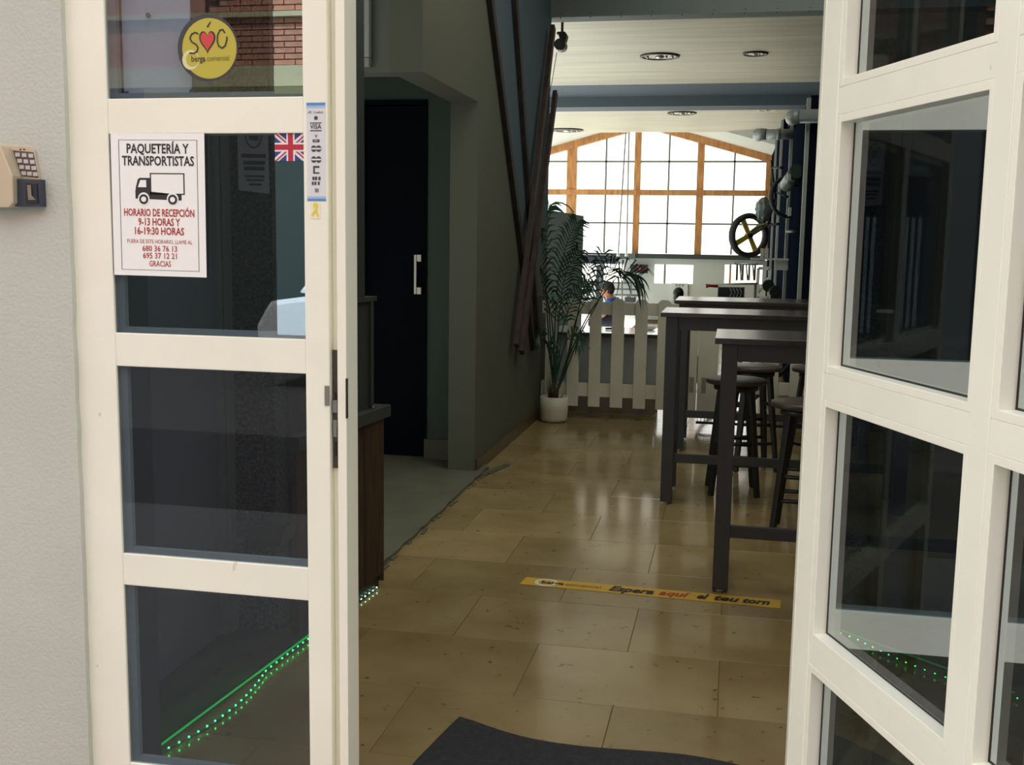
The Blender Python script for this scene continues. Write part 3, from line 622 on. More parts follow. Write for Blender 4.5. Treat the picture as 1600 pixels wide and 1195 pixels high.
# payment sticker on the stile
ps = thing('payment_sticker', 'tall narrow sticker with payment card marks on the door stile', 'sticker', (-0.799, 2.0, 1.61))
tl = Vector((-0.8205, 0, 1.7025)); br_ = Vector((-0.7790, 0, 1.5160))
def sP(a, b, y=1.9996): return Vector((-0.8215 + .003 * b * 0 + a * .0385, y, 1.7035 - b * .187))   # a right, b down
def sq(a0, a1, b0, b1, y=1.9994): return MB().poly([sP(a0, b1, y), sP(a1, b1, y), sP(a1, b0, y), sP(a0, b0, y)], (0, .0002, 0))
build('backing', sq(0, 1, 0, 1, 1.9996), mat('sticker_grey', (214, 216, 216), 0.5), ps)
SB = mat('sticker_blue', (84, 136, 192), 0.5)
build('blue_band', sq(0, 1, 0, .03), SB, ps); build('blue_band', MB().poly([sP(0, 1, 1.9994), sP(1, 1, 1.9994), sP(1, .975, 1.9994), sP(0, .975, 1.9994)], (0, .0002, 0)), SB, ps)
build('pale_band', sq(0, 1, .03, .055).poly([sP(0, .975, 1.9994), sP(1, .975, 1.9994), sP(1, .95, 1.9994), sP(0, .95, 1.9994)], (0, .0002, 0)), mat('sticker_paleblue', (160, 190, 220), 0.5), ps)
text('lettering', 'CaixaBank', .0058, sP(.63, .098, 1.9992), UX, UZ, INK, ps, .85)
stz = MB(); arc_stroke(stz, [(sP(.10, 0).x, sP(0, .105).z), (sP(.26, 0).x, sP(0, .085).z)], .0006, 1.9992); arc_stroke(stz, [(sP(.12, 0).x, sP(0, .085).z), (sP(.27, 0).x, sP(0, .108).z)], .0006, 1.9992)
stz.poly([sP(.07 + .02 * math.cos(i), .105 + .004 * math.sin(i), 1.9992) for i in range(6)], (0, .0002, 0))
build('star_emblem', stz, SB, ps)
mk = MB()
def mrk(a0, a1, b0, b1, y=1.9992): mk.poly([sP(a0, b1, y), sP(a1, b1, y), sP(a1, b0, y), sP(a0, b0, y)], (0, .0002, 0))
mk.poly([sP(.5 + .10 * math.cos(i * .5236), .155 + .021 * math.sin(i * .5236), 1.9992) for i in range(12)], (0, .0002, 0))
mrk(.18, .80, .200, .209); mrk(.18, .80, .278, .288)
mrk(.32, .68, .37, .40)
for bb in (.465, .575):
    for s_ in (-1, 1): mk.poly([sP(.5 + s_ * .13 + .15 * math.cos(i * .5236), bb + .034 * math.sin(i * .5236), 1.9992) for i in range(12)], (0, .0002, 0))
mrk(.33, .66, .64, .66); mrk(.33, .42, .66, .71); mrk(.33, .66, .705, .72)
for a_ in (.28, .42, .60): mrk(a_, a_ + .12, .75, .785); mrk(a_ - .03, a_ + .07, .80, .835)
for a_ in (.42, .49, .56): mrk(a_, a_ + .04, .87, .91)
build('card_mark', mk, mat('sticker_ink', (66, 66, 70), 0.6), ps)
wc = MB()
for bb in (.465, .575): wc.poly([sP(.24, bb + .008, 1.9990), sP(.76, bb + .008, 1.9990), sP(.76, bb - .008, 1.9990), sP(.24, bb - .008, 1.9990)], (0, .0001, 0))
build('card_mark_gap', wc, mat('sticker_grey', (214, 216, 216)), ps)
text('lettering', 'VISA', .0135, sP(.49, .243, 1.9990), UX, UZ, INK, ps, .85, .012)
text('lettering', 'V', .010, sP(.5, .34, 1.9990), UX, UZ, INK, ps, .9, .01)
tb = text('lettering', 'PAY', .004, sP(.5, .385, 1.9988), UX, UZ, PAPER, ps, .9, .01)
# yellow ribbon
rb = thing('ribbon_sticker', 'small yellow ribbon sticker below the payment sticker', 'sticker', (-0.793, 2.0, 1.508))
rc = aY(493, 328, 2.0)
build('sticker_square', MB().box(rc.x - .010, rc.x + .010, 1.9994, 1.9998, rc.z - .017, rc.z + .014), mat('sticker_clear', (236, 228, 200), 0.3), rb)
rbm = MB(); RP = [(-.006, -.012), (-.002, 0), (.002, .006), (.002, .011), (-.002, .012), (-.004, .008), (-.001, .001), (.007, -.010)]
RP = [(a * .9, b_) for a, b_ in RP]
arc_stroke(rbm, [(rc.x - a, rc.z + b_) for a, b_ in RP], .0021, 1.9991)
build('ribbon', rbm, mat('ribbon_yellow', (222, 204, 84), 0.5), rb)

# ---- keypad on the plaster wall
kp = thing('keypad', 'beige metal code lock with a hood on the plaster wall', 'keypad', (-1.44, 1.986, 1.56))
BEIGE = mat('beige_metal', (198, 186, 160), 0.35, 0.3); KG = mat('key_plate', (84, 78, 80), 0.5)
def kq(px, py, d): p = aY(px, py, 1.986); return Vector((p.x, 1.986 - d, p.z))
pl_ = [kq(-6, 226, .004), kq(50, 229, .004), kq(56, 235, .004), kq(64, 280, .004), kq(64, 286, .004), kq(-6, 286, .004)][::-1]
build('back_plate', MB().poly(pl_, (0, .004, 0)), BEIGE, kp, 0.0005)
build('key_field', MB().poly([kq(22, 235, .005), kq(54, 238, .005), kq(62, 278, .005), kq(36, 275, .005)][::-1], (0, .002, 0)), KG, kp)
KEY = mat('key_cap', (196, 190, 180), 0.4)
for r_ in range(4):
    for c_ in range(3):
        f_ = (r_ + .5) / 4; xl, xr = 22 + 14 * f_, 54 + 8 * f_; px_ = xl + (xr - xl) * (c_ + .5) / 3 + 1; py_ = 242 + 9.6 * r_ + c_ * .8
        s_ = 3.4
        build('key', MB().poly([kq(px_ - s_, py_ - 3, .0065), kq(px_ + s_, py_ - 3, .0065), kq(px_ + s_ + .6, py_ + 3, .0065), kq(px_ - s_ + .6, py_ + 3, .0065)][::-1], (0, .002, 0)), KEY, kp)
for x_ in (34, 40): build('indicator', MB().poly([kq(x_ + 1.2 * math.cos(i), 233.5 + 1.2 * math.sin(i), .0055) for i in range(6)], (0, .002, 0)), INK, kp)
# sloping hood (cover) on the left and black lock housing at the bottom
hd = MB()
A = [(-14, 230), (17, 230), (36, 276), (37, 318), (30, 325), (-14, 325)]
hd.poly([kq(a, b_, .034) for a, b_ in A][::-1], (0, .030, 0))
build('hood', hd, BEIGE, kp, 0.002)
hr = MB().poly([kq(6, 231, .037), kq(9, 231, .037), kq(13, 320, .037), kq(9, 320, .037)][::-1], (0, .003, 0))
build('hood_rib', hr, BEIGE, kp)
build('lock_housing', MB().poly([kq(36, 280, .020), kq(71, 281, .020), kq(73, 323, .020), kq(33, 323, .020)][::-1], (0, .020, 0)), mat('dark_blue_plastic', (52, 58, 68), 0.4), kp, 0.001)
build('lock_recess', MB().poly([kq(51, 287, .0225), kq(68, 288, .0225), kq(70, 318, .0225), kq(51, 318, .0225)][::-1], (0, .004, 0)), mat('recess_black', (26, 32, 42), 0.4), kp)
build('lock_cylinder', MB().poly([kq(54, 290, .0245), kq(60, 290, .0245), kq(61, 306, .0245), kq(68, 313, .0245), kq(56, 313, .0245)][::-1], (0, .003, 0)), STEEL, kp)

# ================================================================ BEHIND THE LEFT GLASS
gb = thing('grey_board', 'pale grey board with small round blue fixings behind the top pane', 'board', (-1.15, 2.032, 1.72))
build('panel', MB().box(-1.226, -1.078, 2.030, 2.034, 1.60, 2.4), mat('grey_board', (206, 218, 228), 0.6), gb)
for px_, py_ in ((232, 24), (171, 147), (300, 143)):
    c_ = aY(px_, py_, 2.029); c_.x = max(c_.x, -1.219); build('fixing', MB().lathe((c_.x, 2.026, c_.z), [(0.0048, 0), (0.0048, 0.004)], 16, 'y'), mat('blue_fixing', (70, 76, 130), 0.5), gb)
GRAN = mat('grey_granite', (84, 92, 98), 0.35, scale=90, rgb2=(28, 32, 36), detail=3, lo=0.42, hi=0.62)
struct('pillar_granite', MB().box(-1.65, -1.478, 3.3, 3.42, 0.1, 2.9), GRAN, 'dark speckled granite pilaster behind the left glass', cat='pillar')
struct('trim_3', MB().box(-1.665, -1.635, 3.22, 3.30, 0.1, 2.9).box(-1.632, -1.622, 3.255, 3.30, 0.1, 2.9), mat('grey_alu_profile', (130, 138, 140), 0.35, 0.5), 'grey metal profile beside the granite pilaster', cat='trim')
ns_ = thing('paper_notice', 'white paper notice with grey text and a round sign on the granite pilaster', 'notice', (-1.52, 3.29, 1.69))
build('sheet', MB().poly([aY(370, 190, 3.297), aY(418, 188, 3.297), aY(421, 303, 3.297), aY(373, 297, 3.297)][::-1], (0, .001, 0)), mat('blueish_paper', (176, 184, 200), 0.7), ns_)
GI = mat('grey_ink', (70, 74, 88), 0.7)
tx = MB()
for i in range(20):
    a0, a1 = i * .314, (i + 1) * .314; c_ = aY(396, 212, 3.294); tx.poly([c_ + Vector((r__ * math.cos(a_), 0, r__ * 1.35 * math.sin(a_))) for r__, a_ in ((.026, a0), (.026, a1), (.030, a1), (.030, a0))], (0, .001, 0))
tx.poly([aY(389, 205, 3.294), aY(404, 205, 3.294), aY(404, 220, 3.294), aY(389, 218, 3.294)][::-1], (0, .001, 0))
build('round_sign', tx, GI, ns_)
for py_, a, b_, th_ in ((243, 377, 415, 3), (254, 380, 414, 3), (263, 381, 413, 3), (275, 382, 413, 1.6), (281, 384, 412, 1.6), (288, 389, 409, 1.6)):
    build('text_line', MB().poly([aY(a, py_ - th_, 3.294), aY(b_, py_ - th_ + .6, 3.294), aY(b_, py_ + th_ + .6, 3.294), aY(a, py_ + th_, 3.294)][::-1], (0, .001, 0)), GI, ns_)
mr = thing('mirror_film', 'upright strip of mirror film on the left leaf panes, reflecting the brick house', 'mirror film', (-0.861, 2.0115, 0.79))
MIR = mat('mirror_silver', (225, 228, 228), 0.0, 1.0)
for za, zb in ((1.252, 1.642), (1.722, 2.11)): build('film', MB().box(-0.893, -0.829, 2.0116, 2.0122, za, zb), MIR, mr)
# plinth with the light strip
A0, A1 = Vector((-1.560, 2.30, 0)), Vector((-1.398, 4.135, 0)); dA = (A1 - A0).normalized(); nA = Vector((dA.y, -dA.x, 0))
struct('plinth', MB().poly([A0 + ZV * .03, A1 + ZV * .03, Vector((-1.8, 4.135, .03)), Vector((-1.8, 2.30, .03))][::-1], (0, 0, 0.08)).poly([A0 - nA * .03, A1 - nA * .03, Vector((-1.8, 4.1, 0)), Vector((-1.8, 2.30, 0))][::-1], (0, 0, 0.03)), mat('dark_plinth', (44, 42, 40), 0.5), 'low dark plinth carrying the light strip along the left side', cat='plinth')
ls = thing('light_strip', 'string of small green glowing lights along the counter base', 'light strip', tuple(A0))
LG = emit('led_green', (30, 255, 100), 18.0); LWH = emit('led_pale', (190, 255, 215), 9.0)
Lm = []
for m_ in (LG, LWH):
    me = bpy.data.meshes.new('led'); q = MB().ball((0, 0, 0), 0.0026, 8); me.from_pydata([tuple(v) for v in q.v], [], q.f); me.materials.append(m_); Lm.append(me)
Ltot = (A1 - A0).length
k_ = int(Ltot / 0.038)
for i in range(k_):
    t_ = (i + .5) * 0.038
    o = bpy.data.objects.new('led', Lm[0 if t_ < 1.25 else 1]); COL.objects.link(o); o.parent = ls
    sag = 0.050 * math.sin(max(0, min(1, (t_ - .25) / .65)) * math.pi)
    o.location = dA * t_ + nA * (0.006 + sag) + ZV * 0.012
    o.scale = (1, 1, 1)
build('cable', MB().tube([A0 + dA * t_ + nA * (0.004 + 0.050 * math.sin(max(0, min(1, (t_ - .25) / .65)) * math.pi)) + ZV * 0.008 for t_ in [i * .06 for i in range(int(Ltot / .06) + 1)]], 0.0025, 6), mat('clear_cable', (70, 90, 76), 0.4), ls)
build('edge_glow', MB().tube([A0 + dA * .30 + nA * .004 + ZV * .022, A0 + dA * 1.25 + nA * .004 + ZV * .022], .0035, 8), emit('edge_glow_green', (30, 210, 90), 0.45), ls)  # glowing tube added to draw the green LED glow along the plinth edge
# ---- counter
ct = thing('counter', 'reception counter with dark brown planks and a charcoal ledge, left of the way in', 'counter', (-1.5, 3.8, 0.11))
B0 = A0 + dA * 1.10
npl = 4; pl_len = (A1 - B0).length / npl
for i in range(npl):
    a = B0 + dA * (i * pl_len + .002); b_ = B0 + dA * ((i + 1) * pl_len - .002)
    o = build('plank', MB().poly([a + nA * .018, b_ + nA * .018, b_, a][::-1], (0, 0, 0.66)), WOOD, ct, 0.001)
    for v in o.data.vertices: v.co.z += 0.0
    for v in o.data.vertices: pass
for o in ALLCH(ct):
    for v in o.data.vertices: v.co.z += 0.065
build('end_plank', MB().box(-1.75, A1.x + .016, 4.135, 4.15, 0.03, 0.725), WOOD, ct)
sc2 = MB()
for i in range(2, npl):
    c_ = B0 + dA * ((i + .45) * pl_len) + nA * .019 + ZV * (.665 if i == 3 else .68); sc2.ball(c_, .006, 8)
build('screw', sc2, STEEL, ct)
build('carcass', MB().poly([B0 - nA * .001, A1 - nA * .001 - dA * .002, Vector((-1.74, 4.13, 0)), Vector((-1.74, 3.45, 0))][::-1], (0, 0, .60)), BLACK, ct)
for v in ALLCH(ct)[-1].data.vertices: v.co.z += 0.11
build('ledge', MB().poly([B0 + nA * .03 + ZV * .718, A1 + nA * .03 + dA * .055 + ZV * .718, Vector((-1.76, 4.20, .718)), Vector((-1.76, 3.40, .718))][::-1], (0, 0, .048)), GREYP, ct, 0.002)
bx_ = thing('grey_cabinet', 'low charcoal grey box cabinet standing on the counter ledge', 'cabinet', (-1.5, 3.8, 0.766))
build('body', MB().poly([B0 - nA * .01 + ZV * .766, A1 - nA * .01 - dA * .04 + ZV * .766, Vector((-1.74, 4.06, .766)), Vector((-1.74, 3.45, .766))][::-1], (0, 0, .43)), DKGREY, bx_, 0.002)
build('lid', MB().poly([B0 + nA * .002 + ZV * 1.196, A1 + nA * .002 - dA * .02 + ZV * 1.196, Vector((-1.75, 4.10, 1.196)), Vector((-1.75, 3.45, 1.196))][::-1], (0, 0, .018)), GREYP, bx_, 0.001)
build('corner_trim', MB().poly([A1 - dA * .075 + nA * .0 + ZV * .775, A1 - dA * .05 + nA * .0 + ZV * .775, A1 - dA * .05 - nA * .012 + ZV * .775, A1 - dA * .075 - nA * .012 + ZV * .775][::-1], (0, 0, .42)), GREYP, bx_)
fr_ = thing('grey_screen', 'tall charcoal framed panel rising from the grey cabinet', 'screen', (-1.5, 3.8, 1.214))
Z0, Z1 = 1.214, 2.95
def strip(t0, t1, n0, n1, z0, z1, m_, nm, par): return build(nm, MB().poly([B0 + dA * t0 + nA * n0 + ZV * z0, B0 + dA * t1 + nA * n0 + ZV * z0, B0 + dA * t1 + nA * n1 + ZV * z0, B0 + dA * t0 + nA * n1 + ZV * z0], (0, 0, z1 - z0)), m_, par, 0.001)
strip(0.0, .60, -.05, -.04, Z0, Z1, mat('screen_panel', (74, 78, 78), 0.4), 'panel', fr_)
strip(.53, .61, -.05, .0, Z0, Z1, DKGREY, 'post', fr_); strip(0.0, .06, -.05, .0, Z0, Z1, DKGREY, 'post', fr_)
strip(.06, .53, -.05, -.01, 2.20, 2.27, DKGREY, 'crossbar', fr_); strip(.50, .53, -.04, -.02, Z0, 2.2, GREYP, 'bead', fr_)
# grey trunking on the niche wall
tr = thing('cable_trunking', 'pale grey cable trunking ending above the niche opening', 'trunking', (-1.86, 5.18, 2.3))
c0 = aY(572, 105, 5.175)
build('duct', MB().box(c0.x - .022, c0.x + .022, 5.155, 5.19, c0.z + .045, 3.9), mat('grey_trunking', (150, 154, 146), 0.5), tr, 0.002)
build('end_cap', MB().box(c0.x - .021, c0.x + .023, 5.152, 5.19, c0.z, c0.z + .042), mat('grey_trunking_end', (138, 140, 132), 0.5), tr, 0.002)
# unidentified black blob seen through the third pane
hb = thing('dark_blob', 'black blob low before the granite pilaster', 'blob', (-1.47, 3.2, 0.45))
build('blob', MB().poly([aY(384, 858, 3.18), aY(387, 822, 3.18), aY(396, 815, 3.18), aY(448, 817, 3.18), aY(436, 855, 3.18)], (0, .11, 0)), BLACK, hb, 0.004)
build('lip', MB().poly([aY(384, 822, 3.17), aY(448, 817, 3.17), aY(449, 821, 3.17), aY(384, 827, 3.17)], (0, .02, 0)), BLACK, hb)
# ================================================================ CAFE FURNITURE
# floor tape
tp = thing('floor_tape', 'yellow floor tape with black and red handwriting before the first bar table', 'tape', (-0.3, 4.35, 0.001))
T0, T1, T2_, T3_ = Vector((-.828, 4.418, .0012)), Vector((.240, 4.380, .0012)), Vector((.234, 4.275, .0012)), Vector((-.838, 4.318, .0012))
build('tape', MB().poly([T3_, T2_, T1, T0], (0, 0, .0006)), mat('tape_yellow', (222, 176, 62), 0.5, var=.08, scale=6), tp)
tu = (T2_ - T3_).normalized(); tv = Vector((-tu.y, tu.x, 0)); TWd = (T2_ - T3_).length
def tP(a, b, h=.0022): return T3_ + tu * (a * TWd) + tv * (b * .102) + ZV * (h - .0012)
rg = MB()
for i in range(28):
    a0, a1 = i * math.pi / 14, (i + 1) * math.pi / 14; c_ = tP(.098, .5)
    rg.poly([c_ + tu * (r_ * math.cos(a_)) * 1.0 + tv * (r_ * math.sin(a_) * .98) for r_, a_ in ((.034, a0), (.034, a1), (.050, a1), (.050, a0))], (0, 0, .0003))
build('pale_ring', rg, mat('tape_white', (230, 226, 208), 0.6), tp)
def ttext(s_, a0, a1, b, size, m_, bold, shear=0.0):
    t = text('lettering', s_, size, tP((a0 + a1) / 2, b, .0030), tu, tv, m_, tp, 1.0, bold, shear)
    us = [(v.co + tp.location - T3_).dot(tu) for v in t.data.vertices]; cur = max(us) - min(us); mid = (max(us) + min(us)) / 2; k = (a1 - a0) * TWd / cur
    for v, u0 in zip(t.data.vertices, us): v.co += tu * ((a0 + a1) / 2 * TWd + (u0 - mid) * k - u0)
BRN = mat('tape_brown', (58, 44, 30), 0.6)
ttext('berga', (.080), .170, .50, .050, BRN, .03); ttext('comercial', .176, .318, .48, .046, mat('tape_olive', (110, 88, 40), .6), 0)
ttext('Espera', .350, .525, .50, .088, INK, .035, .35); ttext('aquí', .545, .665, .52, .086, mat('tape_red', (176, 52, 40), .6), .02, .35)
ttext('el', .690, .735, .52, .090, INK, .035, .35); ttext('teu', .755, .850, .52, .088, INK, .035, .35); ttext('torn', .862, .962, .52, .086, INK, .035, .35)

# entrance mat: thin ribbed carpet with a curled corner
mt = MB(); nx_, ny_ = 26, 22
c00, c10, c01 = Vector((-.758, 2.993, 0)), Vector((.10, 2.868, 0)), Vector((-.80, 2.25, 0))
k0 = len(mt.v); vs = []
for j in range(ny_ + 1):
    for i in range(nx_ + 1):
        a, b_ = i / nx_, j / ny_; p_ = c00 + (c10 - c00) * a + (c01 - c00) * b_
        p_ += Vector((-.045 * math.exp(-a * 8) * math.sin(b_ * 3.0), -.035 * math.exp(-b_ * 10) * math.sin(a * 5.5) + .0, 0))
        z_ = .006 + .012 * math.exp(-((a * 7) ** 2 + (b_ * 6) ** 2)) + .003 * math.sin(a * 9) * math.exp(-b_ * 5) * .5 + .0008 * random.random()
        vs.append((p_.x, p_.y, z_))
n0 = len(vs); vs2 = [(x, y, max(z - .006, .0005)) for x, y, z in vs]
fs = []
for j in range(ny_):
    for i in range(nx_):
        q = (j * (nx_ + 1) + i, j * (nx_ + 1) + i + 1, (j + 1) * (nx_ + 1) + i + 1, (j + 1) * (nx_ + 1) + i); fs.append(q[::-1]); fs.append(tuple(n0 + t for t in q))
for i in range(nx_): fs += [(i, i + 1, n0 + i + 1, n0 + i), (ny_ * (nx_ + 1) + i, n0 + ny_ * (nx_ + 1) + i, n0 + ny_ * (nx_ + 1) + i + 1, ny_ * (nx_ + 1) + i + 1)]
for j in range(ny_): fs += [(j * (nx_ + 1), n0 + j * (nx_ + 1), n0 + (j + 1) * (nx_ + 1), (j + 1) * (nx_ + 1)), (j * (nx_ + 1) + nx_, (j + 1) * (nx_ + 1) + nx_, n0 + (j + 1) * (nx_ + 1) + nx_, n0 + j * (nx_ + 1) + nx_)]
mt.add(vs + vs2, fs)
tag(build('door_mat', mt, mat('mat_grey', (62, 62, 66), 0.95, var=.3, scale=60, bump=.8, bscale=250)), 'dark grey ribbed door mat on the tiles just inside the entrance', 'mat')

# bar tables
def bar_table(label, x, y, dep=0.48, wid=1.20, zt=1.066):
    t = thing('bar_table', label, 'bar table', (x, y, 0), 'charcoal bar tables standing in a row')
    lw = .064; ins = .028
    o = build('tabletop', MB().box(x, x + wid, y, y + dep, zt - .024, zt), TABTOP, t, 0.002)
    x0, x1, y0, y1 = x + ins, x + wid - ins, y + .028, y + dep - .028
    for xa in (x0, x1 - lw):
        for ya in (y0, y1 - lw):
            l = build('leg', MB().box(xa, xa + lw, ya, ya + lw, .014, zt - .024), TABLEM, t, 0.002)
            build('leg_glide', MB().lathe((xa + lw / 2, ya + lw / 2, 0.0005), [(.016, 0), (.017, .004), (.012, .0135)], 14), mat('pale_glide', (196, 190, 180), .5), l)
    build('apron', MB().box(x0 + lw, x1 - lw, y0 + .008, y0 + .03, zt - .024 - .072, zt - .024), TABLEM, t); build('apron', MB().box(x0 + lw, x1 - lw, y1 - .03, y1 - .008, zt - .096, zt - .024), TABLEM, t)
    for xa in (x0 + .008, x1 - .03): build('apron', MB().box(xa, xa + .022, y0 + lw, y1 - lw, zt - .096, zt - .024), TABLEM, t)
    build('stretcher', MB().box(x0 + lw, x1 - lw, y0 + .01, y0 + .034, .236, .286), TABLEM, t, 0.001)
    build('stretcher', MB().box(x0 + .01, x0 + .034, y0 + lw, y1 - lw, .236, .286), TABLEM, t, 0.001); build('stretcher', MB().box(x1 - .034, x1 - .01, y0 + lw, y1 - lw, .236, .286), TABLEM, t, 0.001)
    return t
bar_table('charcoal bar table nearest the door, one foot by the yellow tape', -.066, 4.385)
bar_table('second charcoal bar table behind the nearest one, sticking out further left', -.383, 5.86, .50, 1.35)
bar_table('third charcoal bar table, farthest one, close to the picket fence', -.392, 7.43, .56, 1.35, 1.05)
# magazines on the last table
mg = thing('magazine_stack', 'small stack of magazines on the far end of the third bar table', 'magazines', (.62, 7.6, 1.05))
for i in range(3): build('magazine', MB().box(.55 + .01 * i, .80, 7.55, 7.80, 1.0505 + i * .008, 1.058 + i * .008), mat('mag%d' % i, ((180, 176, 168), (110, 120, 130), (200, 198, 190))[i], .5), mg)

# stools
def stool(label, x, y, rz):
    t = thing('bar_stool', label, 'stool', (x, y, 0), 'black round bar stools'); zs_ = .668
    build('seat', MB().lathe((x, y, 0), [(.150, zs_ - .03), (.172, zs_ - .026), (.175, zs_ - .012), (.174, zs_ - .003), (.168, zs_), (.05, zs_ - .002)], 40), STOOLT, t)
    feet = []
    for k in range(4):
        a = rz + k * math.pi / 2; c_, s_ = math.cos(a), math.sin(a); tp_ = Vector((x + .105 * c_, y + .105 * s_, zs_ - .028)); ft_ = Vector((x + .185 * c_, y + .185 * s_, .001)); feet.append((tp_, ft_))
        d_ = (ft_ - tp_); u1 = Vector((-s_, c_, 0)); u2 = Vector((c_, s_, 0))
        vs = []
        for p_, h_ in ((tp_, .021), (ft_, .016)): vs += [p_ + u1 * h_ + u2 * h_ * .7, p_ - u1 * h_ + u2 * h_ * .7, p_ - u1 * h_ - u2 * h_ * .7, p_ + u1 * h_ - u2 * h_ * .7]
        build('leg', MB().add(vs, [(0, 1, 2, 3), (7, 6, 5, 4), (0, 4, 5, 1), (1, 5, 6, 2), (2, 6, 7, 3), (3, 7, 4, 0)]), STOOLM, t, 0.003)
    build('seat_frame', MB().lathe((x, y, 0), [(.12, zs_ - .065), (.128, zs_ - .06), (.128, zs_ - .03), (.12, zs_ - .03)], 24), STOOLM, t)
    for k in range(4):
        f_ = (.30, .42)[k % 2]; (a1, b1), (a2, b2) = feet[k], feet[(k + 1) % 4]
        for zz_ in (f_,) if k % 2 else (f_, f_ - .12):
            q = 1 - zz_ / (zs_ - .028); build('rung', MB().tube([a1 + (b1 - a1) * q, a2 + (b2 - a2) * q], .011, 8), STOOLM, t)
    return t
stool('black round bar stool standing left, between the first and second bar tables', .036, 6.30, R(50))
stool('black round bar stool nearest the open door leaf, right of the first table leg', .38, 5.48, R(38))
stool('black round bar stool farther back, between the second and third tables', .15, 7.02, R(60))
stool('black round bar stool at the far right, half hidden behind the door leaf', .555, 7.04, R(15))

# ---- picket fence
fc = thing('picket_fence', 'cream painted wooden picket fence across the passage behind the palm', 'fence', (-.6, 8.62, 0))
def picket(x0, x1, z0=.105, z1=.985, y=8.60):
    c = .022
    build('picket', MB().prism([(x0, z0), (x1, z0), (x1, z1 - c), (x1 - c, z1), (x0 + c, z1), (x0, z1 - c)], 'y', y, y + .02), FENCE, fc, 0.0015)
pk = [(-1.487, -1.390), (-1.306, -1.210), (-1.127, -1.033), (-.949, -.849), (-.763, -.664), (-.582, -.482)]
for a, b_ in pk: picket(a, b_)
for a in (.27, .455, .64, .82): picket(a, a + .098, .20)
build('rail', MB().box(-1.52, -.40, 8.62, 8.642, .855, .955), FENCE, fc, 0.001); build('rail', MB().box(-1.52, -.40, 8.62, 8.642, .185, .295), FENCE, fc, 0.001)
build('rail', MB().box(-.05, 1.2, 8.62, 8.642, .855, .955), FENCE, fc, 0.001); build('rail', MB().box(-.05, 1.2, 8.62, 8.642, .26, .36), FENCE, fc, 0.001)
build('post', MB().box(-.345, -.262, 8.60, 8.64, .11, .99), FENCE, fc, 0.002); build('post', MB().box(-.256, -.10, 8.60, 8.64, .11, .99), FENCE, fc, 0.002)
for xh in (-.30, -.205):
    hq = build('hinge', MB().box(xh - .018, xh + .018, 8.596, 8.6, .26, .38), mat('pale_hinge', (160, 154, 136), .5), fc, 0.001)
    build('screw', MB().lathe((xh, 8.5955, .29), [(.004, 0), (.004, .001)], 8, 'y').lathe((xh, 8.5955, .35), [(.004, 0), (.004, .001)], 8, 'y'), DKSTEEL, hq)
# low bench right behind the fence, white shiny top
bn = thing('low_bench', 'low grey bench with a glossy white top right behind the picket fence', 'bench', (-1.1, 9.2, 0))
build('front_panel', MB().box(-1.50, -.555, 8.97, 8.99, .24, .655), mat('bench_grey', (176, 180, 188), .35, var=.1, scale=3), bn, 0.001)
build('base', MB().box(-1.50, -.62, 8.99, 9.5, 0, .24), mat('bench_base', (128, 126, 112), .6), bn, 0.002)
build('top', MB().box(-1.52, -.50, 8.93, 9.60, .655, .68), mat('glossy_white', (226, 228, 226), .16), bn, 0.002)
build('top_edge', MB().box(-1.52, -.50, 8.925, 8.935, .650, .678), DKGREY, bn)
build('panel_seam', MB().box(-.572, -.556, 8.962, 8.972, .24, .65), mat('bench_seam', (60, 56, 50), .5), bn)
# small things lying on the bench top
for (px, lab, s_) in ((955, 'small dark tool lying on the bench top, second gap of the fence', .05), (1015, 'pale crumpled cloth lying on the bench top near the gate', .04)):
    c_ = aZ(px, 515, .682)
    if px == 955: tag(build('hand_tool', MB().tube([c_ + Vector((-.05, 0, .008)), c_ + Vector((.03, .02, .01)), c_ + Vector((.05, .02, .012))], [.008, .01, .016], 8), BLACK), lab, 'tool')
    else: tag(build('cloth', MB().ball(c_ + Vector((0, 0, .012)), .045, 10, (1.2, .8, .35)), WHITEW), lab, 'cloth')

# ---- crossed boards on the left wall
RB = mat('red_brown_board', (72, 50, 45), .6, scale=10, rgb2=(46, 36, 36), stretch=(2, 2, .4)); BB = mat('dark_board', (56, 50, 52), .6, scale=10, rgb2=(36, 34, 36), stretch=(2, 2, .4))
def board(label, p, q, m_, xo, wd=.035):
    a, b_ = Vector((0, *p)), Vector((0, *q)); d_ = (b_ - a).normalized(); s_ = Vector((0, -d_.z, d_.y)) * wd
    o = build('board', MB().poly([Vector((xo, 0, 0)) + a - s_, Vector((xo, 0, 0)) + b_ - s_, Vector((xo, 0, 0)) + b_ + s_, Vector((xo, 0, 0)) + a + s_], (.034, 0, 0)), m_, None, .002, org=(xo, q[0], q[1]))
    return tag(o, label, 'board', 'long boards crossed against the left wall')
board('leftmost long dark board leaning from the ceiling down towards the fence', (6.15, 3.45), (8.211, .61), BB, WX + .001)
board('second long dark board, right of the leftmost, running to the ceiling', (6.98, 3.70), (8.44, .60), BB, WX + .001)
board('red brown board with the leftmost lower end, crossing the two dark boards', (8.62, 3.10), (7.356, .706), RB, WX + .037)
board('dark red brown board beside the first crossing one, ending slightly lower', (8.79, 2.62), (7.545, .638), RB, WX + .037)

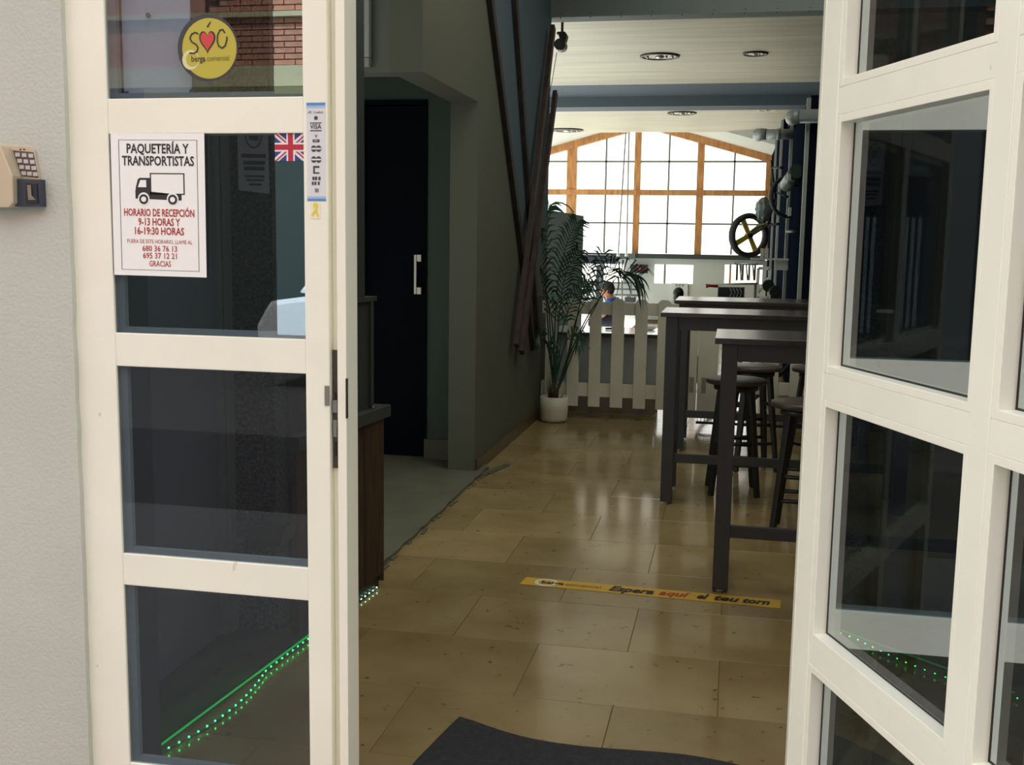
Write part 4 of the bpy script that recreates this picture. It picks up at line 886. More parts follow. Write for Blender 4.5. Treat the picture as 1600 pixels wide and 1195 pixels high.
# ---- palm in a white pot
pot = thing('potted_palm', 'tall green palm in a white round pot at the left end of the fence', 'plant', (-1.375, 8.42, 0))
PC = Vector((-1.375, 8.42, 0))
build('pot', MB().lathe(PC, [(.085, .001), (.102, .01), (.109, .03), (.112, .10), (.113, .205), (.103, .205), (.100, .175), (.02, .170)], 36), mat('white_pot', (214, 210, 196), .5), pot)
build('soil', MB().lathe(PC + ZV * .16, [(.099, 0), (.09, .022), (.01, .03)], 20), mat('soil', (46, 36, 28), .95), pot)
sh = MB()
for i in range(22):
    a = random.uniform(0, 6.28); r0 = random.uniform(.01, .06); h_ = random.uniform(.07, .2)
    sh.tube([PC + Vector((r0 * math.cos(a), r0 * math.sin(a), .17)), PC + Vector((r0 * 1.3 * math.cos(a), r0 * 1.3 * math.sin(a), .17 + h_ * .6)), PC + Vector((r0 * 1.6 * math.cos(a + .2), r0 * 1.6 * math.sin(a + .2), .17 + h_))], [.006, .004, .001], 5)
build('dry_sheath', sh, mat('dry_stalk', (104, 74, 50), .8), pot)
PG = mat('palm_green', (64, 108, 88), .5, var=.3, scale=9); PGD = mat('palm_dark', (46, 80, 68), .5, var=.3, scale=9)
def frond(pts, m_, n=24, ll=.17, w_=.0085, t0=.52, droop=.5, both=True):
    """pts: (px, py, Y) control points -> rachis with leaflets"""
    n = int(n * .68); w_ = max(w_, .008)
    P = [PC + Vector((0, 0, .19))] + [aY(a, b_, y_) for a, b_, y_ in pts]
    C_ = []
    for i in range(len(P) - 1):
        p0, p1, p2, p3 = P[max(i - 1, 0)], P[i], P[i + 1], P[min(i + 2, len(P) - 1)]
        for k in range(8):
            t = k / 8; C_.append(.5 * ((2 * p1) + (p2 - p0) * t + (2 * p0 - 5 * p1 + 4 * p2 - p3) * t * t + (3 * p1 - p0 - 3 * p2 + p3) * t ** 3))
    C_.append(P[-1]); mb = MB(); L_ = len(C_)
    mb.tube(C_, [.0075 * (1 - .8 * i / L_) for i in range(L_)], 6)
    for j in range(n):
        t = t0 + (1 - t0) * (j + .5) / n; f_ = t * (L_ - 1); i = min(int(f_), L_ - 2); p_ = C_[i].lerp(C_[i + 1], f_ - i); d_ = (C_[i + 1] - C_[i]).normalized()
        sd = d_.cross(Vector((.15, 1, .1))).normalized(); l_ = ll * (1 - .55 * abs((j / n) - .35)) * random.uniform(.85, 1.1)
        for sg in ((-1, 1) if both else (1,)):
            v = (sd * sg * .85 + d_ * .75 + Vector((0, random.uniform(-.35, .35), 0))).normalized()
            a = p_; m1 = p_ + v * l_ * .5 + ZV * l_ * .06; e_ = p_ + v * l_ - ZV * l_ * droop * .5
            wv = d_.cross(v).normalized().cross(v).normalized() * w_ * random.uniform(.8, 1.15); k = len(mb.v)
            nv = Vector((0, .0012, 0))
            mb.add([a - wv * .3, a + wv * .3, m1 - wv + nv, m1 + wv, e_ + nv, ], [(0, 1, 3, 2), (2, 3, 4)])
    for v in mb.v: v.x = max(v.x, WX + .078)
    return build('frond', mb, m_, pot)
frond([(858, 540, 8.4), (852, 430, 8.35), (846, 345, 8.3), (858, 320, 8.3)], PG, 22, .20)
frond([(866, 540, 8.4), (872, 440, 8.35), (886, 380, 8.3), (902, 346, 8.25)], PG, 26, .19, t0=.5)
frond([(862, 560, 8.4), (856, 470, 8.3), (842, 400, 8.15), (838, 366, 8.1)], PG, 24, .18)
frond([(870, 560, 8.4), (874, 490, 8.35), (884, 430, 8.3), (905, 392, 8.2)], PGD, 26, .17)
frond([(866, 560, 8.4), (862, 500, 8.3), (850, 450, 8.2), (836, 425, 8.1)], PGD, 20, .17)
frond([(872, 570, 8.4), (880, 510, 8.35), (898, 465, 8.25), (916, 440, 8.2)], PG, 22, .16)
frond([(868, 560, 8.4), (872, 510, 8.3), (868, 470, 8.2), (852, 462, 8.0)], PG, 18, .16, droop=1.2)
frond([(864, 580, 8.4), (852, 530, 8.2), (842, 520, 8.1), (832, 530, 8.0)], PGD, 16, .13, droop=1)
frond([(872, 580, 8.4), (884, 535, 8.25), (900, 520, 8.2), (910, 540, 8.1)], PG, 16, .13, droop=1)
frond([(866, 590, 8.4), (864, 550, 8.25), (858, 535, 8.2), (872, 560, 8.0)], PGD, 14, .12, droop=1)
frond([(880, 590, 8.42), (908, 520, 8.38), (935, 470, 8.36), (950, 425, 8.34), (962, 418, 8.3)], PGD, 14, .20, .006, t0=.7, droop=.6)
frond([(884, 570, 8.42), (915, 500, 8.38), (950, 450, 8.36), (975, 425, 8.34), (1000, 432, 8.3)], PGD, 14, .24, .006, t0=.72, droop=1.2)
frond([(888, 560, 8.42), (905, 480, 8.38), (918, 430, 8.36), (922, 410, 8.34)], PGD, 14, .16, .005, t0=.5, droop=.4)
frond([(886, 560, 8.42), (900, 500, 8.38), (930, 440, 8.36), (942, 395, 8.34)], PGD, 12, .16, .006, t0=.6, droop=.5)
lv = MB()
for (ax, ay, bx_, by_) in ((985, 425, 1008, 478), (980, 424, 1014, 470), (975, 430, 1000, 470), (972, 432, 985, 465), (990, 428, 1015, 455), (965, 432, 960, 470), (992, 430, 1004, 452)):
    p0, p1, p2 = aY(ax, ay, 8.34), aY((ax + bx_) / 2 + 8, (ay + by_) / 2 - 8, 8.32), aY(bx_, by_, 8.3); C_ = [p0.lerp(p1, t).lerp(p1.lerp(p2, t), t) for t in (0, .2, .4, .6, .8, 1)]
    for i in range(5):
        wv = Vector((.0048, 0, .0048)) * (1, 1.2, 1.1, .9, .6)[i]; wv2 = Vector((.0048, 0, .0048)) * (1.2, 1.1, .9, .6, .1)[i]
        lv.add([C_[i] - wv, C_[i] + wv, C_[i + 1] + wv2, C_[i + 1] - wv2], [(0, 1, 2, 3)])
for v in lv.v: v.x = max(v.x, WX + .078)
build('drooping_leaf', lv, PGD, pot)
wbx = thing('wall_socket', 'small white socket box with a cable low on the wall behind the pot', 'socket', (WX + .02, 8.62, .24))
build('box', MB().box(WX, WX + .03, 8.70, 8.78, .20, .29), WHITEW, wbx, .002); build('plug', MB().box(WX, WX + .04, 8.70, 8.76, .03, .09), WHITEW, wbx, .003)
build('cable', MB().tube([(WX + .03, 8.74, .21), (WX + .045, 8.70, .15), (WX + .03, 8.72, .07)], .004, 6), BLACK, wbx)

# ================================================================ CEILING ITEMS
sp = thing('spotlight', 'black round spotlight with a cable hanging under the cream ceiling, top left', 'spotlight', (-1.54, 9.3, 3.3))
s0 = aY(878, 60, 9.3)
build('bracket', MB().prism([(s0.x - .035, s0.z + .05), (s0.x - .01, s0.z - .02), (s0.x + .035, s0.z - .03), (s0.x + .048, s0.z + .02), (s0.x + .03, s0.z + .05)], 'y', 9.26, 9.36), BLACK, sp, .004)
build('arm', MB().box(WX - .03, s0.x, 9.29, 9.33, s0.z + .035, s0.z + .05).box(s0.x - .01, s0.x + .01, 9.3, 9.32, s0.z + .04, 3.3), BLACK, sp)
s1 = aY(877, 72, 9.3)
build('lamp_head', MB().lathe((s1.x, 9.20, s1.z), [(.046, 0), (.048, .01), (.048, .14), (.03, .16)], 24, 'y'), BLACK, sp)
build('lens', MB().lathe((s1.x, 9.195, s1.z), [(.036, 0), (.036, .006)], 20, 'y'), mat('dark_lens', (60, 64, 62), .1), sp)
build('cable', MB().tube([aY(870, 82, 9.25), aY(867, 100, 9.2), aY(863, 125, 9.15), aY(859, 145, 9.1)], .003, 6), mat('brown_cable', (110, 96, 72), .6), sp)
def downlight(name, label, x, y, z, r, m_=BLACK, ring=None):
    t = thing(name, label, 'ceiling light', (x, y, z))
    k = 24; mb = MB()
    mb.lathe((x, y, z - .018), [(r * .80, .014), (r * .82, .004), (r * .9, 0), (r, .004), (r, .018)], 32)
    build('trim_ring', mb, ring or BLACK, t)
    build('reflector', MB().lathe((x, y, z - .010), [(r * .80, 0), (r * .5, .002), (.01, .003)], 32), m_, t)
    b2 = MB().ball((x, y, z - .014), r * .16, 12, (1.4, 1, .5)).ball((x - r * .62, y, z - .014), r * .07, 8).ball((x + r * .62, y, z - .014), r * .07, 8).ball((x + r * .32, y, z - .014), r * .07, 8)
    build('bulb', b2, mat('bulb_glass', (210, 210, 200), .1, .6), t)
downlight('downlight', 'large dark recessed ceiling light near the middle of the cream ceiling', -.83, 11.25, 3.30, .20, mat('dark_reflector', (70, 74, 74), .25, .5))
downlight('downlight', 'smaller recessed ceiling light right of the large one', .11, 11.2, 3.30, .125, mat('pale_reflector', (140, 142, 136), .3, .3))
downlight('downlight', 'dark recessed light in the far ceiling panel beyond the blue grey beam', -.80, 15.3, 3.20, .20, mat('green_reflector', (58, 70, 64), .25, .5))
downlight('downlight', 'pale rimmed recessed light in the far ceiling panel, right', .33, 15.0, 3.20, .12, mat('pale_reflector2', (168, 164, 140), .3), mat('pale_ring_l', (206, 204, 186), .4))
downlight('downlight', 'dark recessed light at the far left edge of the far ceiling panel', -2.75, 17.5, 3.20, .28, DKGREY)
# ducts
dc = thing('ceiling_duct', 'grey round duct with an elbow, nearer one above the navy wall', 'duct', (.6, 9.3, 2.48))
build('pipe', MB().tube([(.46, 9.30, 2.478), (1.6, 9.30, 2.478)], .056, 20), PIPE, dc); build('elbow', MB().tube([(.47, 9.30, 2.478), (.435, 9.31, 2.478), (.42, 9.34, 2.48), (.42, 9.46, 2.48)], [.058, .06, .06, .06], 18), PIPE, dc)
build('collar', MB().tube([(.66, 9.30, 2.478), (.74, 9.30, 2.478)], .064, 20), PIPE, dc)
dc = thing('ceiling_duct', 'grey round duct with an elbow, farther one below the cream ceiling', 'duct', (.4, 12.5, 2.64))
build('pipe', MB().tube([(.27, 12.2, 2.61), (.56, 12.2, 2.61)], .055, 20), PIPE, dc); build('elbow', MB().tube([(.28, 12.2, 2.61), (.22, 12.22, 2.615), (.19, 12.3, 2.62), (.19, 12.6, 2.62)], [.058, .062, .062, .055], 18), PIPE, dc)
build('collar', MB().tube([(.38, 12.2, 2.61), (.42, 12.2, 2.61)], .061, 20), PIPE, dc)

# ================================================================ WORKSHOP
CORD = mat('white_cord', (200, 200, 196), .6)
for (a, b_, lab) in (((978, 205), (966, 396), 'slanting white pull cord hanging before the gabled window'), ((983, 205), (979, 396), 'straight white pull cord hanging before the gabled window')):
    t = thing('pull_cord', lab, 'cord', aY(b_[0], b_[1], 19.0)); p0, p1 = aY(a[0], a[1], 19.0), aY(b_[0], b_[1], 19.0)
    build('cord', MB().tube([p0, p0.lerp(p1, .5), p1], .012, 6), BARS, t); build('bell', MB().lathe(p1 + ZV * -.03, [(.032, -.02), (.035, 0), (.02, .03), (.012, .06)], 12), WHITEW, t)
ck = thing('digital_clock', 'black digital clock with red digits hanging on the far wall', 'clock', (-1.71, 19.85, .94))
k0, k1 = aY(985, 413, 19.8), aY(1012, 427, 19.8)
build('case', MB().box(k0.x, k1.x, 19.8, 19.86, k1.z, k0.z), BLACK, ck, .004)
REDL = emit('led_red', (255, 40, 60), 1.3)
kc = (k0 + k1) / 2
text('digits', '52', .066, (kc.x + .000, 19.79, kc.z + .012), UX, UZ, REDL, ck, .95, .012); text('digits', '13', .066, (kc.x + .108, 19.79, kc.z + .012), UX, UZ, REDL, ck, .95, .012)
build('cord', MB().tube([(kc.x - .08, 19.78, kc.z + .06), (kc.x - .085, 19.78, 1.24)], .008, 6), BARS, ck)
aw = thing('rolled_awning', 'dark rolled awning box below the left part of the gabled window', 'awning', (-2.5, 19.5, .95))
a0, a1 = aY(905, 400, 19.4), aY(960, 412, 19.4)
build('roll', MB().box(a0.x - .3, a1.x, 19.4, 19.6, a1.z, a0.z), mat('navy_awning', (44, 52, 66), .7), aw, .02); build('cover', MB().box(a0.x - .3, a1.x - .03, 19.42, 19.62, a0.z, a0.z + .03), DKGREY, aw, .005)
gy = thing('grey_valance', 'dull grey green board under the sill between awning and clock', 'board', (-2.0, 19.9, 1.08))
g0, g1 = aY(955, 397, 19.8), aY(991, 405, 19.8); build('board', MB().box(g0.x, g1.x, 19.8, 19.86, g1.z, g0.z + .02), mat('valance', (92, 104, 98), .7), gy, .004)
# wire shelf
ws = thing('wire_shelf', 'grey wire shelf on the far wall behind the drooping palm leaves', 'shelf', (-2.1, 19.7, .4))
for py_ in (442, 452, 461): p0, p1 = aY(958, py_, 19.7), aY(1000, py_ + 1, 19.7); build('shelf_wire', MB().tube([p0, p1], .012, 6).tube([p0 + Vector((0, .25, 0)), p1 + Vector((0, .25, 0))], .012, 6), BARS, ws)
for px_ in (958, 972, 986, 1000): p0, p1 = aY(px_, 438, 19.7), aY(px_, 470, 19.7); build('upright', MB().tube([p0, p1], .014, 6), BARS, ws)
p0 = aY(977, 463, 18.6); tag(build('toaster_oven', MB().box(p0.x, p0.x + .17, 18.5, 18.8, p0.z - .1, p0.z), DKGREY, None, .01, org=p0), 'small grey machine standing behind the fence right of the bent person', 'machine')
# lattice screen behind palm
lt = thing('lattice', 'dark crossed lattice against the low left window, behind the palm', 'lattice', (-3.0, 19.3, .3))
for i in range(6):
    p0, p1 = aY(906 + i * 5, 438, 19.2), aY(922 + i * 5, 470, 19.2); build('lattice_bar', MB().tube([p0, p1], .014, 5), BLACK, lt); p0, p1 = aY(931 - i * 5, 436, 19.25), aY(912 - i * 5, 470, 19.25); build('lattice_bar', MB().tube([p0, p1], .014, 5), BLACK, lt)
pl2 = thing('window_post', 'dark vertical post pair dividing the low left window', 'post', (-2.6, 19.3, 0))
for px_ in (934, 940): p0 = aY(px_, 440, 19.3); build('post', MB().box(p0.x - .03, p0.x + .03, 19.3, 19.36, 0.0, 1.0), mat('post_grey', (70, 80, 86), .6), pl2)
# repair stand, monitor, shelf frame etc. behind the third table
rp = thing('repair_bar', 'long pale bar with a red handle, above the dark monitor', 'tool', aY(1110, 446, 12.2))
p0, p1 = aY(1106, 444.5, 12.2), aY(1184, 443, 12.2); build('bar', MB().tube([p0, p1], .012, 8), mat('pale_bar', (190, 196, 190), .4), rp); build('handle', MB().tube([aY(1103, 447, 12.2), aY(1108, 446, 12.2), aY(1122, 447, 12.2)], [.026, .018, .018], 10), mat('red_handle', (150, 34, 44), .5), rp)
build('stand', MB().tube([p0.lerp(p1, .95), Vector((p0.lerp(p1, .95).x, 12.2, 0))], .016, 8), STEEL, rp)
mo = thing('monitor', 'dark monitor with pale wavy picture behind the third bar table', 'monitor', aY(1142, 470, 12.4))
m0, m1 = aY(1121, 447, 12.4), aY(1163, 466, 12.4)
build('case', MB().box(m0.x, m1.x, 12.4, 12.44, m1.z, m0.z), mat('monitor_frame', (176, 180, 180), .4), mo, .006); build('screen', MB().box(m0.x + .01, m1.x - .008, 12.392, 12.4, m1.z + .01, m0.z - .012), mat('screen_black', (28, 30, 34), .15), mo)
wv_ = MB()
for i in range(4):
    c_ = m0.lerp(m1, .5 + i * .12); wv_.tube([Vector((c_.x - .012, 12.388, m0.z - .02)), Vector((c_.x + .012, 12.388, (m0.z + m1.z) / 2)), Vector((c_.x - .008, 12.388, m1.z + .015))], .005, 5)
build('picture', wv_, mat('screen_pale', (130, 140, 146), .4), mo)
build('foot', MB().box((m0.x + m1.x) / 2 - .03, (m0.x + m1.x) / 2 + .03, 12.41, 12.43, 0, m1.z), BLACK, mo)
sf = thing('shelf_frame', 'white tube shelf frame with a diagonal brace by the navy wall', 'shelf', (.33, 13, 0))
q0, q1 = aY(1185, 419, 13.0), aY(1203, 419, 13.0)
for q in (q0, q1): build('post', MB().box(q.x - .018, q.x + .018, 12.98, 13.02, 0, q.z), WHITEW, sf)
for z_ in (q0.z, .80, .45, .12): build('crossbar', MB().box(q0.x, q1.x, 12.98, 13.02, z_ - .018, z_ + .018), WHITEW, sf)
build('brace', MB().tube([Vector((q0.x, 13, .84)), Vector((q1.x, 13, 1.06))], .012, 6), WHITEW, sf)
bg = thing('bench_grinder', 'black round bench grinder standing beside the navy wall', 'machine', aY(1206, 465, 11.5))
b0 = aY(1200, 446, 11.5); b1 = aY(1210, 455, 11.5)
build('wheel_guard', MB().lathe((b0.x, 11.45, b0.z), [(.05, 0), (.062, .01), (.062, .07), (.05, .08)], 24, 'y'), BLACK, bg); build('motor', MB().lathe((b1.x, 11.4, b1.z), [(.05, 0), (.06, .02), (.06, .16), (.05, .18)], 20, 'y'), BLACK, bg); build('pedestal', MB().box(b1.x - .04, b1.x + .04, 11.42, 11.52, 0, b1.z - .03), BLACK, bg)
hm_ = thing('headform', 'black rounded head-like form on a stand, just left of the third table', 'headform', aY(1060, 470, 11.8))
h0 = aY(1060, 458, 11.8)  # dark head-like form, identity unclear
build('shell', MB().ball(h0, .062, 16, (.95, 1, 1.05)), BLACK, hm_); build('neck', MB().lathe(h0 + ZV * -.11, [(.045, 0), (.055, .05), (.05, .09)], 16), mat('headform_grey', (50, 52, 54), .5), hm_); build('stand', MB().tube([h0 + ZV * -.1, Vector((h0.x, h0.y, 0))], .02, 8), BLACK, hm_)
bd = thing('white_board', 'small white board with dark marks on the far wall behind the head-like form', 'board', aY(1061, 455, 19.9))
w0, w1_ = aY(1049, 442, 19.95), aY(1074, 470, 19.95); build('panel', MB().box(w0.x, w1_.x, 19.95, 19.99, w1_.z, w0.z), mat('board_white', (226, 230, 226), .5), bd, .003)
fmb = MB()
for k in range(3): c_ = w0.x + .09 + k * .06; fmb.box(c_ - .02, c_ + .02, 19.94, 19.95, w0.z - .035, w0.z - .027).box(c_ - .003, c_ + .003, 19.94, 19.95, w0.z - .07, w0.z - .035)
build('mark', fmb, GI, bd)
# objects before the third low window: hanging tools
tr_ = thing('tool_rail', 'row of long thin tools hanging before the right low window', 'tools', aY(1160, 413, 19.6))
for i, px_ in enumerate((1152, 1156, 1160, 1166, 1171, 1176, 1180)):
    p0, p1 = aY(px_, 413, 19.6), aY(px_ + (2 if i % 2 else -1), 438, 19.6); build('hanging_tool', MB().tube([p0, p1], (.02, .012, .03, .012, .02, .014, .018)[i], 6), (DKGREY, BARS, STEEL)[i % 3], tr_)
build('rail', MB().tube([aY(1148, 412.5, 19.6), aY(1184, 413, 19.6)], .012, 6), DKGREY, tr_)
for px_ in (1149, 1183): p0 = aY(px_, 412.5, 19.6); build('rail_bracket', MB().box(p0.x - .012, p0.x + .012, 19.59, 20.02, p0.z - .01, p0.z + .012), DKGREY, tr_)
# small boxes and shelf at the wheel
sh2 = thing('wall_shelf', 'pale wall shelf under the yellow wheel beside the navy wall', 'shelf', aY(1190, 405, 12))
q = aY(1188, 404, 12.0); build('board', MB().box(q.x - .10, .56, 11.9, 12.15, q.z - .012, q.z + .004), WHITEW, sh2, .002); build('bracket', MB().box(.42, .56, 12.0, 12.02, q.z - .12, q.z - .012), WHITEW, sh2)
for i, (xa, lab) in enumerate(((1188, 'left of two small white boxes on the wall shelf'), (1195, 'right of two small white boxes on the wall shelf'))):
    q0_, q1_ = aY(xa, 402.5, 11.95), aY(xa + 6, 388, 11.95); tag(build('small_box', MB().box(q0_.x, q1_.x, 11.95, 12.05, q.z + .005, q1_.z), WHITEW, None, .002, org=(q0_.x, 11.95, q.z)), lab, 'box')
# hung bicycle
bk_ = thing('hanging_bicycle', 'bicycle hung on the navy wall, its yellow spoked wheel before the window', 'bicycle', (.35, 12.0, 1.3))
wc_ = aY(1170, 368, 12.0); a_ = R(33); wu = Vector((math.cos(a_), math.sin(a_), 0)); wn_ = Vector((math.sin(a_), -math.cos(a_), 0))
def ring3(c, r, tr, n=40, k=8):
    mb = MB(); base_ = []
    for i in range(n):
        q = 2 * math.pi * i / n; rd = wu * math.cos(q) + ZV * math.sin(q)
        for j in range(k): p_ = 2 * math.pi * j / k; mb.v.append(c + rd * (r + tr[0] * math.cos(p_)) + wn_ * tr[1] * math.sin(p_))
    for i in range(n):
        for j in range(k): mb.f.append((i * k + j, ((i + 1) % n) * k + j, ((i + 1) % n) * k + (j + 1) % k, i * k + (j + 1) % k)); mb.sm.append(True)
    return mb
wh = build('wheel', ring3(wc_, .212, (.030, .050)), mat('tyre_black', (48, 50, 54), .7), bk_)
build('rim', ring3(wc_, .188, (.008, .016)), DKSTEEL, wh)
YW = mat('yellow_mag', (232, 206, 84), .45)
for aa in (118, 32, 208, 298):
    q = R(aa); rd = wu * math.cos(q) + ZV * math.sin(q); pd = (-wu * math.sin(q) + ZV * math.cos(q))
    build('spoke', MB().poly([wc_ - pd * .024, wc_ + rd * .185 - pd * .030, wc_ + rd * .185 + pd * .030, wc_ + pd * .024], wn_ * .016), YW, wh)
build('hub', MB().tube([wc_ - wn_ * .05, wc_ + wn_ * .05], .024, 12), BLACK, wh)
w2c = Vector((.50, 11.6, 1.92)); wu2 = wu; build('wheel', ring3(w2c, .20, (.02, .03)), MATS['tyre_black'], bk_)
build('frame_tube', MB().tube([wc_ + wn_ * .04, aY(1200, 352, 11.9), aY(1212, 300, 11.8), w2c], .014, 8).tube([aY(1200, 352, 11.9), aY(1216, 350, 11.7)], .014, 8), BLACK, bk_)
build('fork', MB().tube([wc_ - wn_ * .06, aY(1185, 352, 11.95), aY(1205, 348, 11.9)], .012, 8), mat('grey_fork', (150, 154, 154), .4), bk_)
build('handlebar', MB().tube([aY(1206, 250, 11.7), aY(1207, 275, 11.7), aY(1212, 310, 11.7)], .014, 8).tube([aY(1207, 262, 11.7), aY(1222, 262, 11.5)], .014, 8), BLACK, bk_)
bgm = MB()
bp0 = aY(1193, 328, 11.9)
bgm.ball(bp0, .10, 26, (.85, .6, 1.25)); random.seed(3)
for i, v in enumerate(bgm.v): v += Vector((random.uniform(-.014, .014), random.uniform(-.01, .01), random.uniform(-.012, .012)))
tag(build('plastic_bag', bgm, mat('grey_plastic_film', (130, 138, 138), .2, coat=.5), None, org=bp0), 'crumpled grey plastic bag hanging above the yellow wheel', 'bag')
cn = thing('green_canister', 'dark green round canister with a white label on the navy wall', 'canister', aY(1243, 275, 10.6))
c0_, c1_ = aY(1245, 267, 10.3), aY(1229, 289, 10.75)
build('can', MB().tube([c0_, c1_], .065, 22, smooth=True), mat('can_green', (62, 88, 76), .4), cn); ax_ = (c1_ - c0_).normalized()
build('label', MB().tube([c0_ + ax_ * .05, c0_ + ax_ * .13], .0655, 22), mat('label_dark', (40, 48, 46), .5), cn)
sd_ = ax_.cross(Vector((0, 1, 0))).normalized()
build('label_print', MB().box(c0_.x - .078, c0_.x - .05, c0_.y - .02, c0_.y + .02, c0_.z - .085, c0_.z - .03), mat('label_white', (206, 212, 208), .5), cn)
build('bracket', MB().tube([c1_, c1_ + Vector((.12, .1, 0))], .012, 8), BLACK, cn)
sb_ = thing('wall_rail', 'thin dark rail with a small lamp across the navy wall', 'rail', (.5, 10.6, 1.4))
build('rail', MB().tube([(.50, 11.3, 1.56), (.50, 9.8, 1.55)], .014, 8), BLACK, sb_); build('clip', MB().box(.47, .50, 10.58, 10.62, 1.70, 1.78), WHITEW, sb_, .002)
# bicycle behind the fence gate
b2 = thing('parked_bicycle', 'dark bicycle parked behind the gate, seen between the table legs', 'bicycle', (-.02, 9.6, 0))
wu, wn_ = Vector((1, .15, 0)).normalized(), Vector((.15, -1, 0)).normalized()
for c_ in (Vector((.02, 9.5, .34)), Vector((1.0, 9.62, .34))):
    wq = build('wheel', ring3(c_, .31, (.02, .02)), MATS['tyre_black'], b2); build('hub', MB().tube([c_ - wn_ * .05, c_ + wn_ * .05], .022, 10), STEEL, wq)
    spk = MB()
    for i in range(12): q = i * math.pi / 6; spk.tube([c_, c_ + (wu * math.cos(q) + ZV * math.sin(q)) * .3], .0018, 4)
    build('spokes', spk, STEEL, wq)
build('frame_tube', MB().tube([(.02, 9.5, .34), (.42, 9.55, .30), (.32, 9.54, .80)], .015, 8).tube([(.42, 9.55, .30), (.78, 9.6, .78), (.32, 9.54, .72)], .015, 8).tube([(.02, 9.5, .34), (.33, 9.54, .72)], .012, 8).tube([(.76, 9.6, .86), (1.0, 9.62, .34)], .014, 8), BLACK, b2)
build('saddle', MB().ball((.31, 9.54, .84), .05, 10, (1.8, .9, .5)), BLACK, b2); build('handlebar', MB().tube([(.72, 9.35, .92), (.76, 9.6, .90), (.78, 9.85, .92)], .012, 8), BLACK, b2)
gr_ = thing('floor_grate', 'low dark ribbed grate on the floor behind the tables', 'grate', (.3, 8.4, 0))
for z_ in (.04, .12): build('bar', MB().box(-.25, 1.3, 8.40, 8.42, z_, z_ + .018), BLACK, gr_)
gb_ = MB()
for i in range(60): gb_.box(-.24 + i * .026, -.235 + i * .026, 8.41, 8.416, .05, .125)
tag(build('rib', gb_, DKSTEEL, gr_), kind='stuff')

# ---- crouching person in a blue shirt
pr = thing('person', 'person in a blue t-shirt with dark hair, bent forward behind the fence', 'person', (-1.85, 16.0, 0))
SKIN = mat('skin', (178, 126, 100), .6); BLUE = mat('blue_shirt', (44, 86, 168), .8); NVT = mat('navy_trousers', (30, 34, 48), .85); HAIR = mat('dark_hair', (34, 28, 26), .7)
def skin_body(name, verts, edges, radii, m_, parent, sub=1, smooth=True):
    me = bpy.data.meshes.new(name); me.from_pydata([tuple(Vector(v) - pr.location) for v in verts], edges, []); me.materials.append(m_)
    o = bpy.data.objects.new(name, me); COL.objects.link(o); o.parent = parent
    md = o.modifiers.new('skin', 'SKIN'); md.use_smooth_shade = True
    for i, r_ in enumerate(radii): me.skin_vertices[0].data[i].radius = (r_, r_) if not isinstance(r_, tuple) else r_
    for i in range(len(radii)): me.skin_vertices[0].data[i].use_root = (i == 0)
    s = o.modifiers.new('sub', 'SUBSURF'); s.levels = sub; s.render_levels = sub
    return o
X0, Y0 = -1.72, 16.0
V_ = [(X0 + .02, Y0, .30), (X0 - .0, Y0, .40), (X0 - .05, Y0, .50), (X0 - .06, Y0, .57), (X0 - .075, Y0 - .01, .615), (X0 - .09, Y0 - .01, .66),
      (X0 - .06, Y0 - .16, .53), (X0 - .14, Y0 - .20, .36), (X0 - .28, Y0 - .17, .26), (X0 - .36, Y0 - .15, .25),
      (X0 - .06, Y0 + .16, .53), (X0 - .14, Y0 + .20, .36), (X0 - .28, Y0 + .15, .26), (X0 - .36, Y0 + .12, .25),
      (X0 - .02, Y0 - .11, .27), (X0 - .34, Y0 - .20, .27), (X0 - .30, Y0 - .19, .10), (X0 - .36, Y0 - .19, .045),
      (X0 - .02, Y0 + .11, .27), (X0 - .30, Y0 + .20, .42), (X0 - .16, Y0 + .18, .08), (X0 - .26, Y0 + .19, .045)]
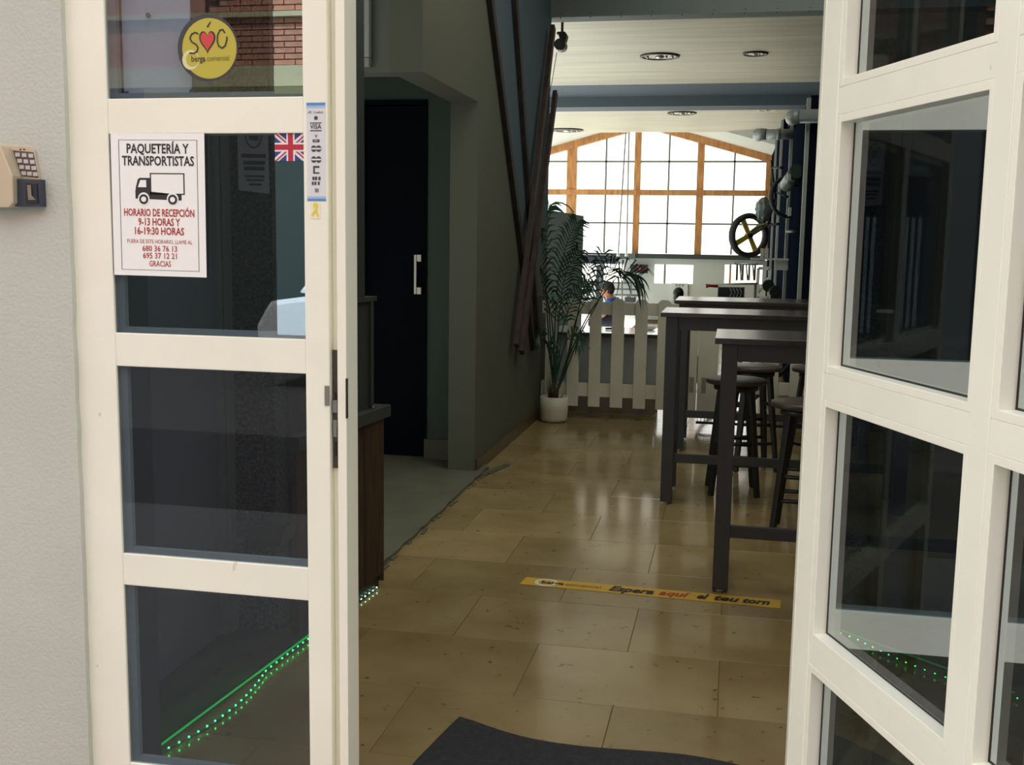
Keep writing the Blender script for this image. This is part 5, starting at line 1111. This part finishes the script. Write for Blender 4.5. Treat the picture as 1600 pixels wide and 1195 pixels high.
E_ = [(0, 1), (1, 2), (2, 3), (3, 4), (4, 5), (3, 6), (6, 7), (7, 8), (8, 9), (3, 10), (10, 11), (11, 12), (12, 13), (0, 14), (14, 15), (15, 16), (16, 17), (0, 18), (18, 19), (19, 20), (20, 21)]
R_ = [.13, .125, .13, .09, .05, .05, .055, .042, .032, .025, .055, .042, .032, .025, .085, .065, .042, .035, .085, .065, .042, .035]
skin_body('body', V_, E_, R_, SKIN, pr)
skin_body('shirt', [V_[i] for i in (0, 1, 2, 3, 6, 10)] + [(X0 - .11, Y0 - .185, .43), (X0 - .11, Y0 + .185, .43)], [(0, 1), (1, 2), (2, 3), (3, 4), (3, 5), (4, 6), (5, 7)], [.14, .138, .142, .10, .064, .064, .054, .054], BLUE, pr)
skin_body('trousers', [(X0 + .02, Y0, .27)] + [V_[i] for i in (14, 15, 16, 18, 19, 20)], [(0, 1), (1, 2), (2, 3), (0, 4), (4, 5), (5, 6)], [.13, .092, .073, .052, .092, .073, .052], NVT, pr)
hc_ = Vector((X0 - .125, Y0 - .01, .715))
hd_ = MB().ball(hc_, .10, 20, (.92, .78, 1.12)).ball(hc_ + Vector((-.045, 0, -.05)), .06, 14, (.9, .8, .9)).ball(hc_ + Vector((-.10, 0, -.015)), .017, 8, (1, .7, 1.2))
build('head', hd_, SKIN, pr)
build('hair', MB().ball(hc_ + Vector((.012, 0, .022)), .106, 20, (.95, .82, 1.05)), HAIR, pr)
build('ear', MB().ball(hc_ + Vector((.005, -.084, -.01)), .022, 10, (.8, .4, 1.2)).ball(hc_ + Vector((.005, .084, -.01)), .022, 10, (.8, .4, 1.2)), SKIN, pr)
build('eye', MB().ball(hc_ + Vector((-.085, -.03, .0)), .011, 8).ball(hc_ + Vector((-.085, .03, .0)), .011, 8), BLACK, pr)
build('shoe', MB().ball((X0 - .22, Y0 - .19, .035), .05, 12, (2.2, .9, .7)).ball((X0 - .22, Y0 + .19, .035), .05, 12, (2.2, .9, .7)), BLACK, pr)
# outside ground behind the house
struct('ground_yard', MB().box(-20, 20, 20.3, 60, -.3, -.2), mat('pale_yard', (206, 200, 180), .9), 'pale sunlit ground outside the workshop windows', cat='ground')
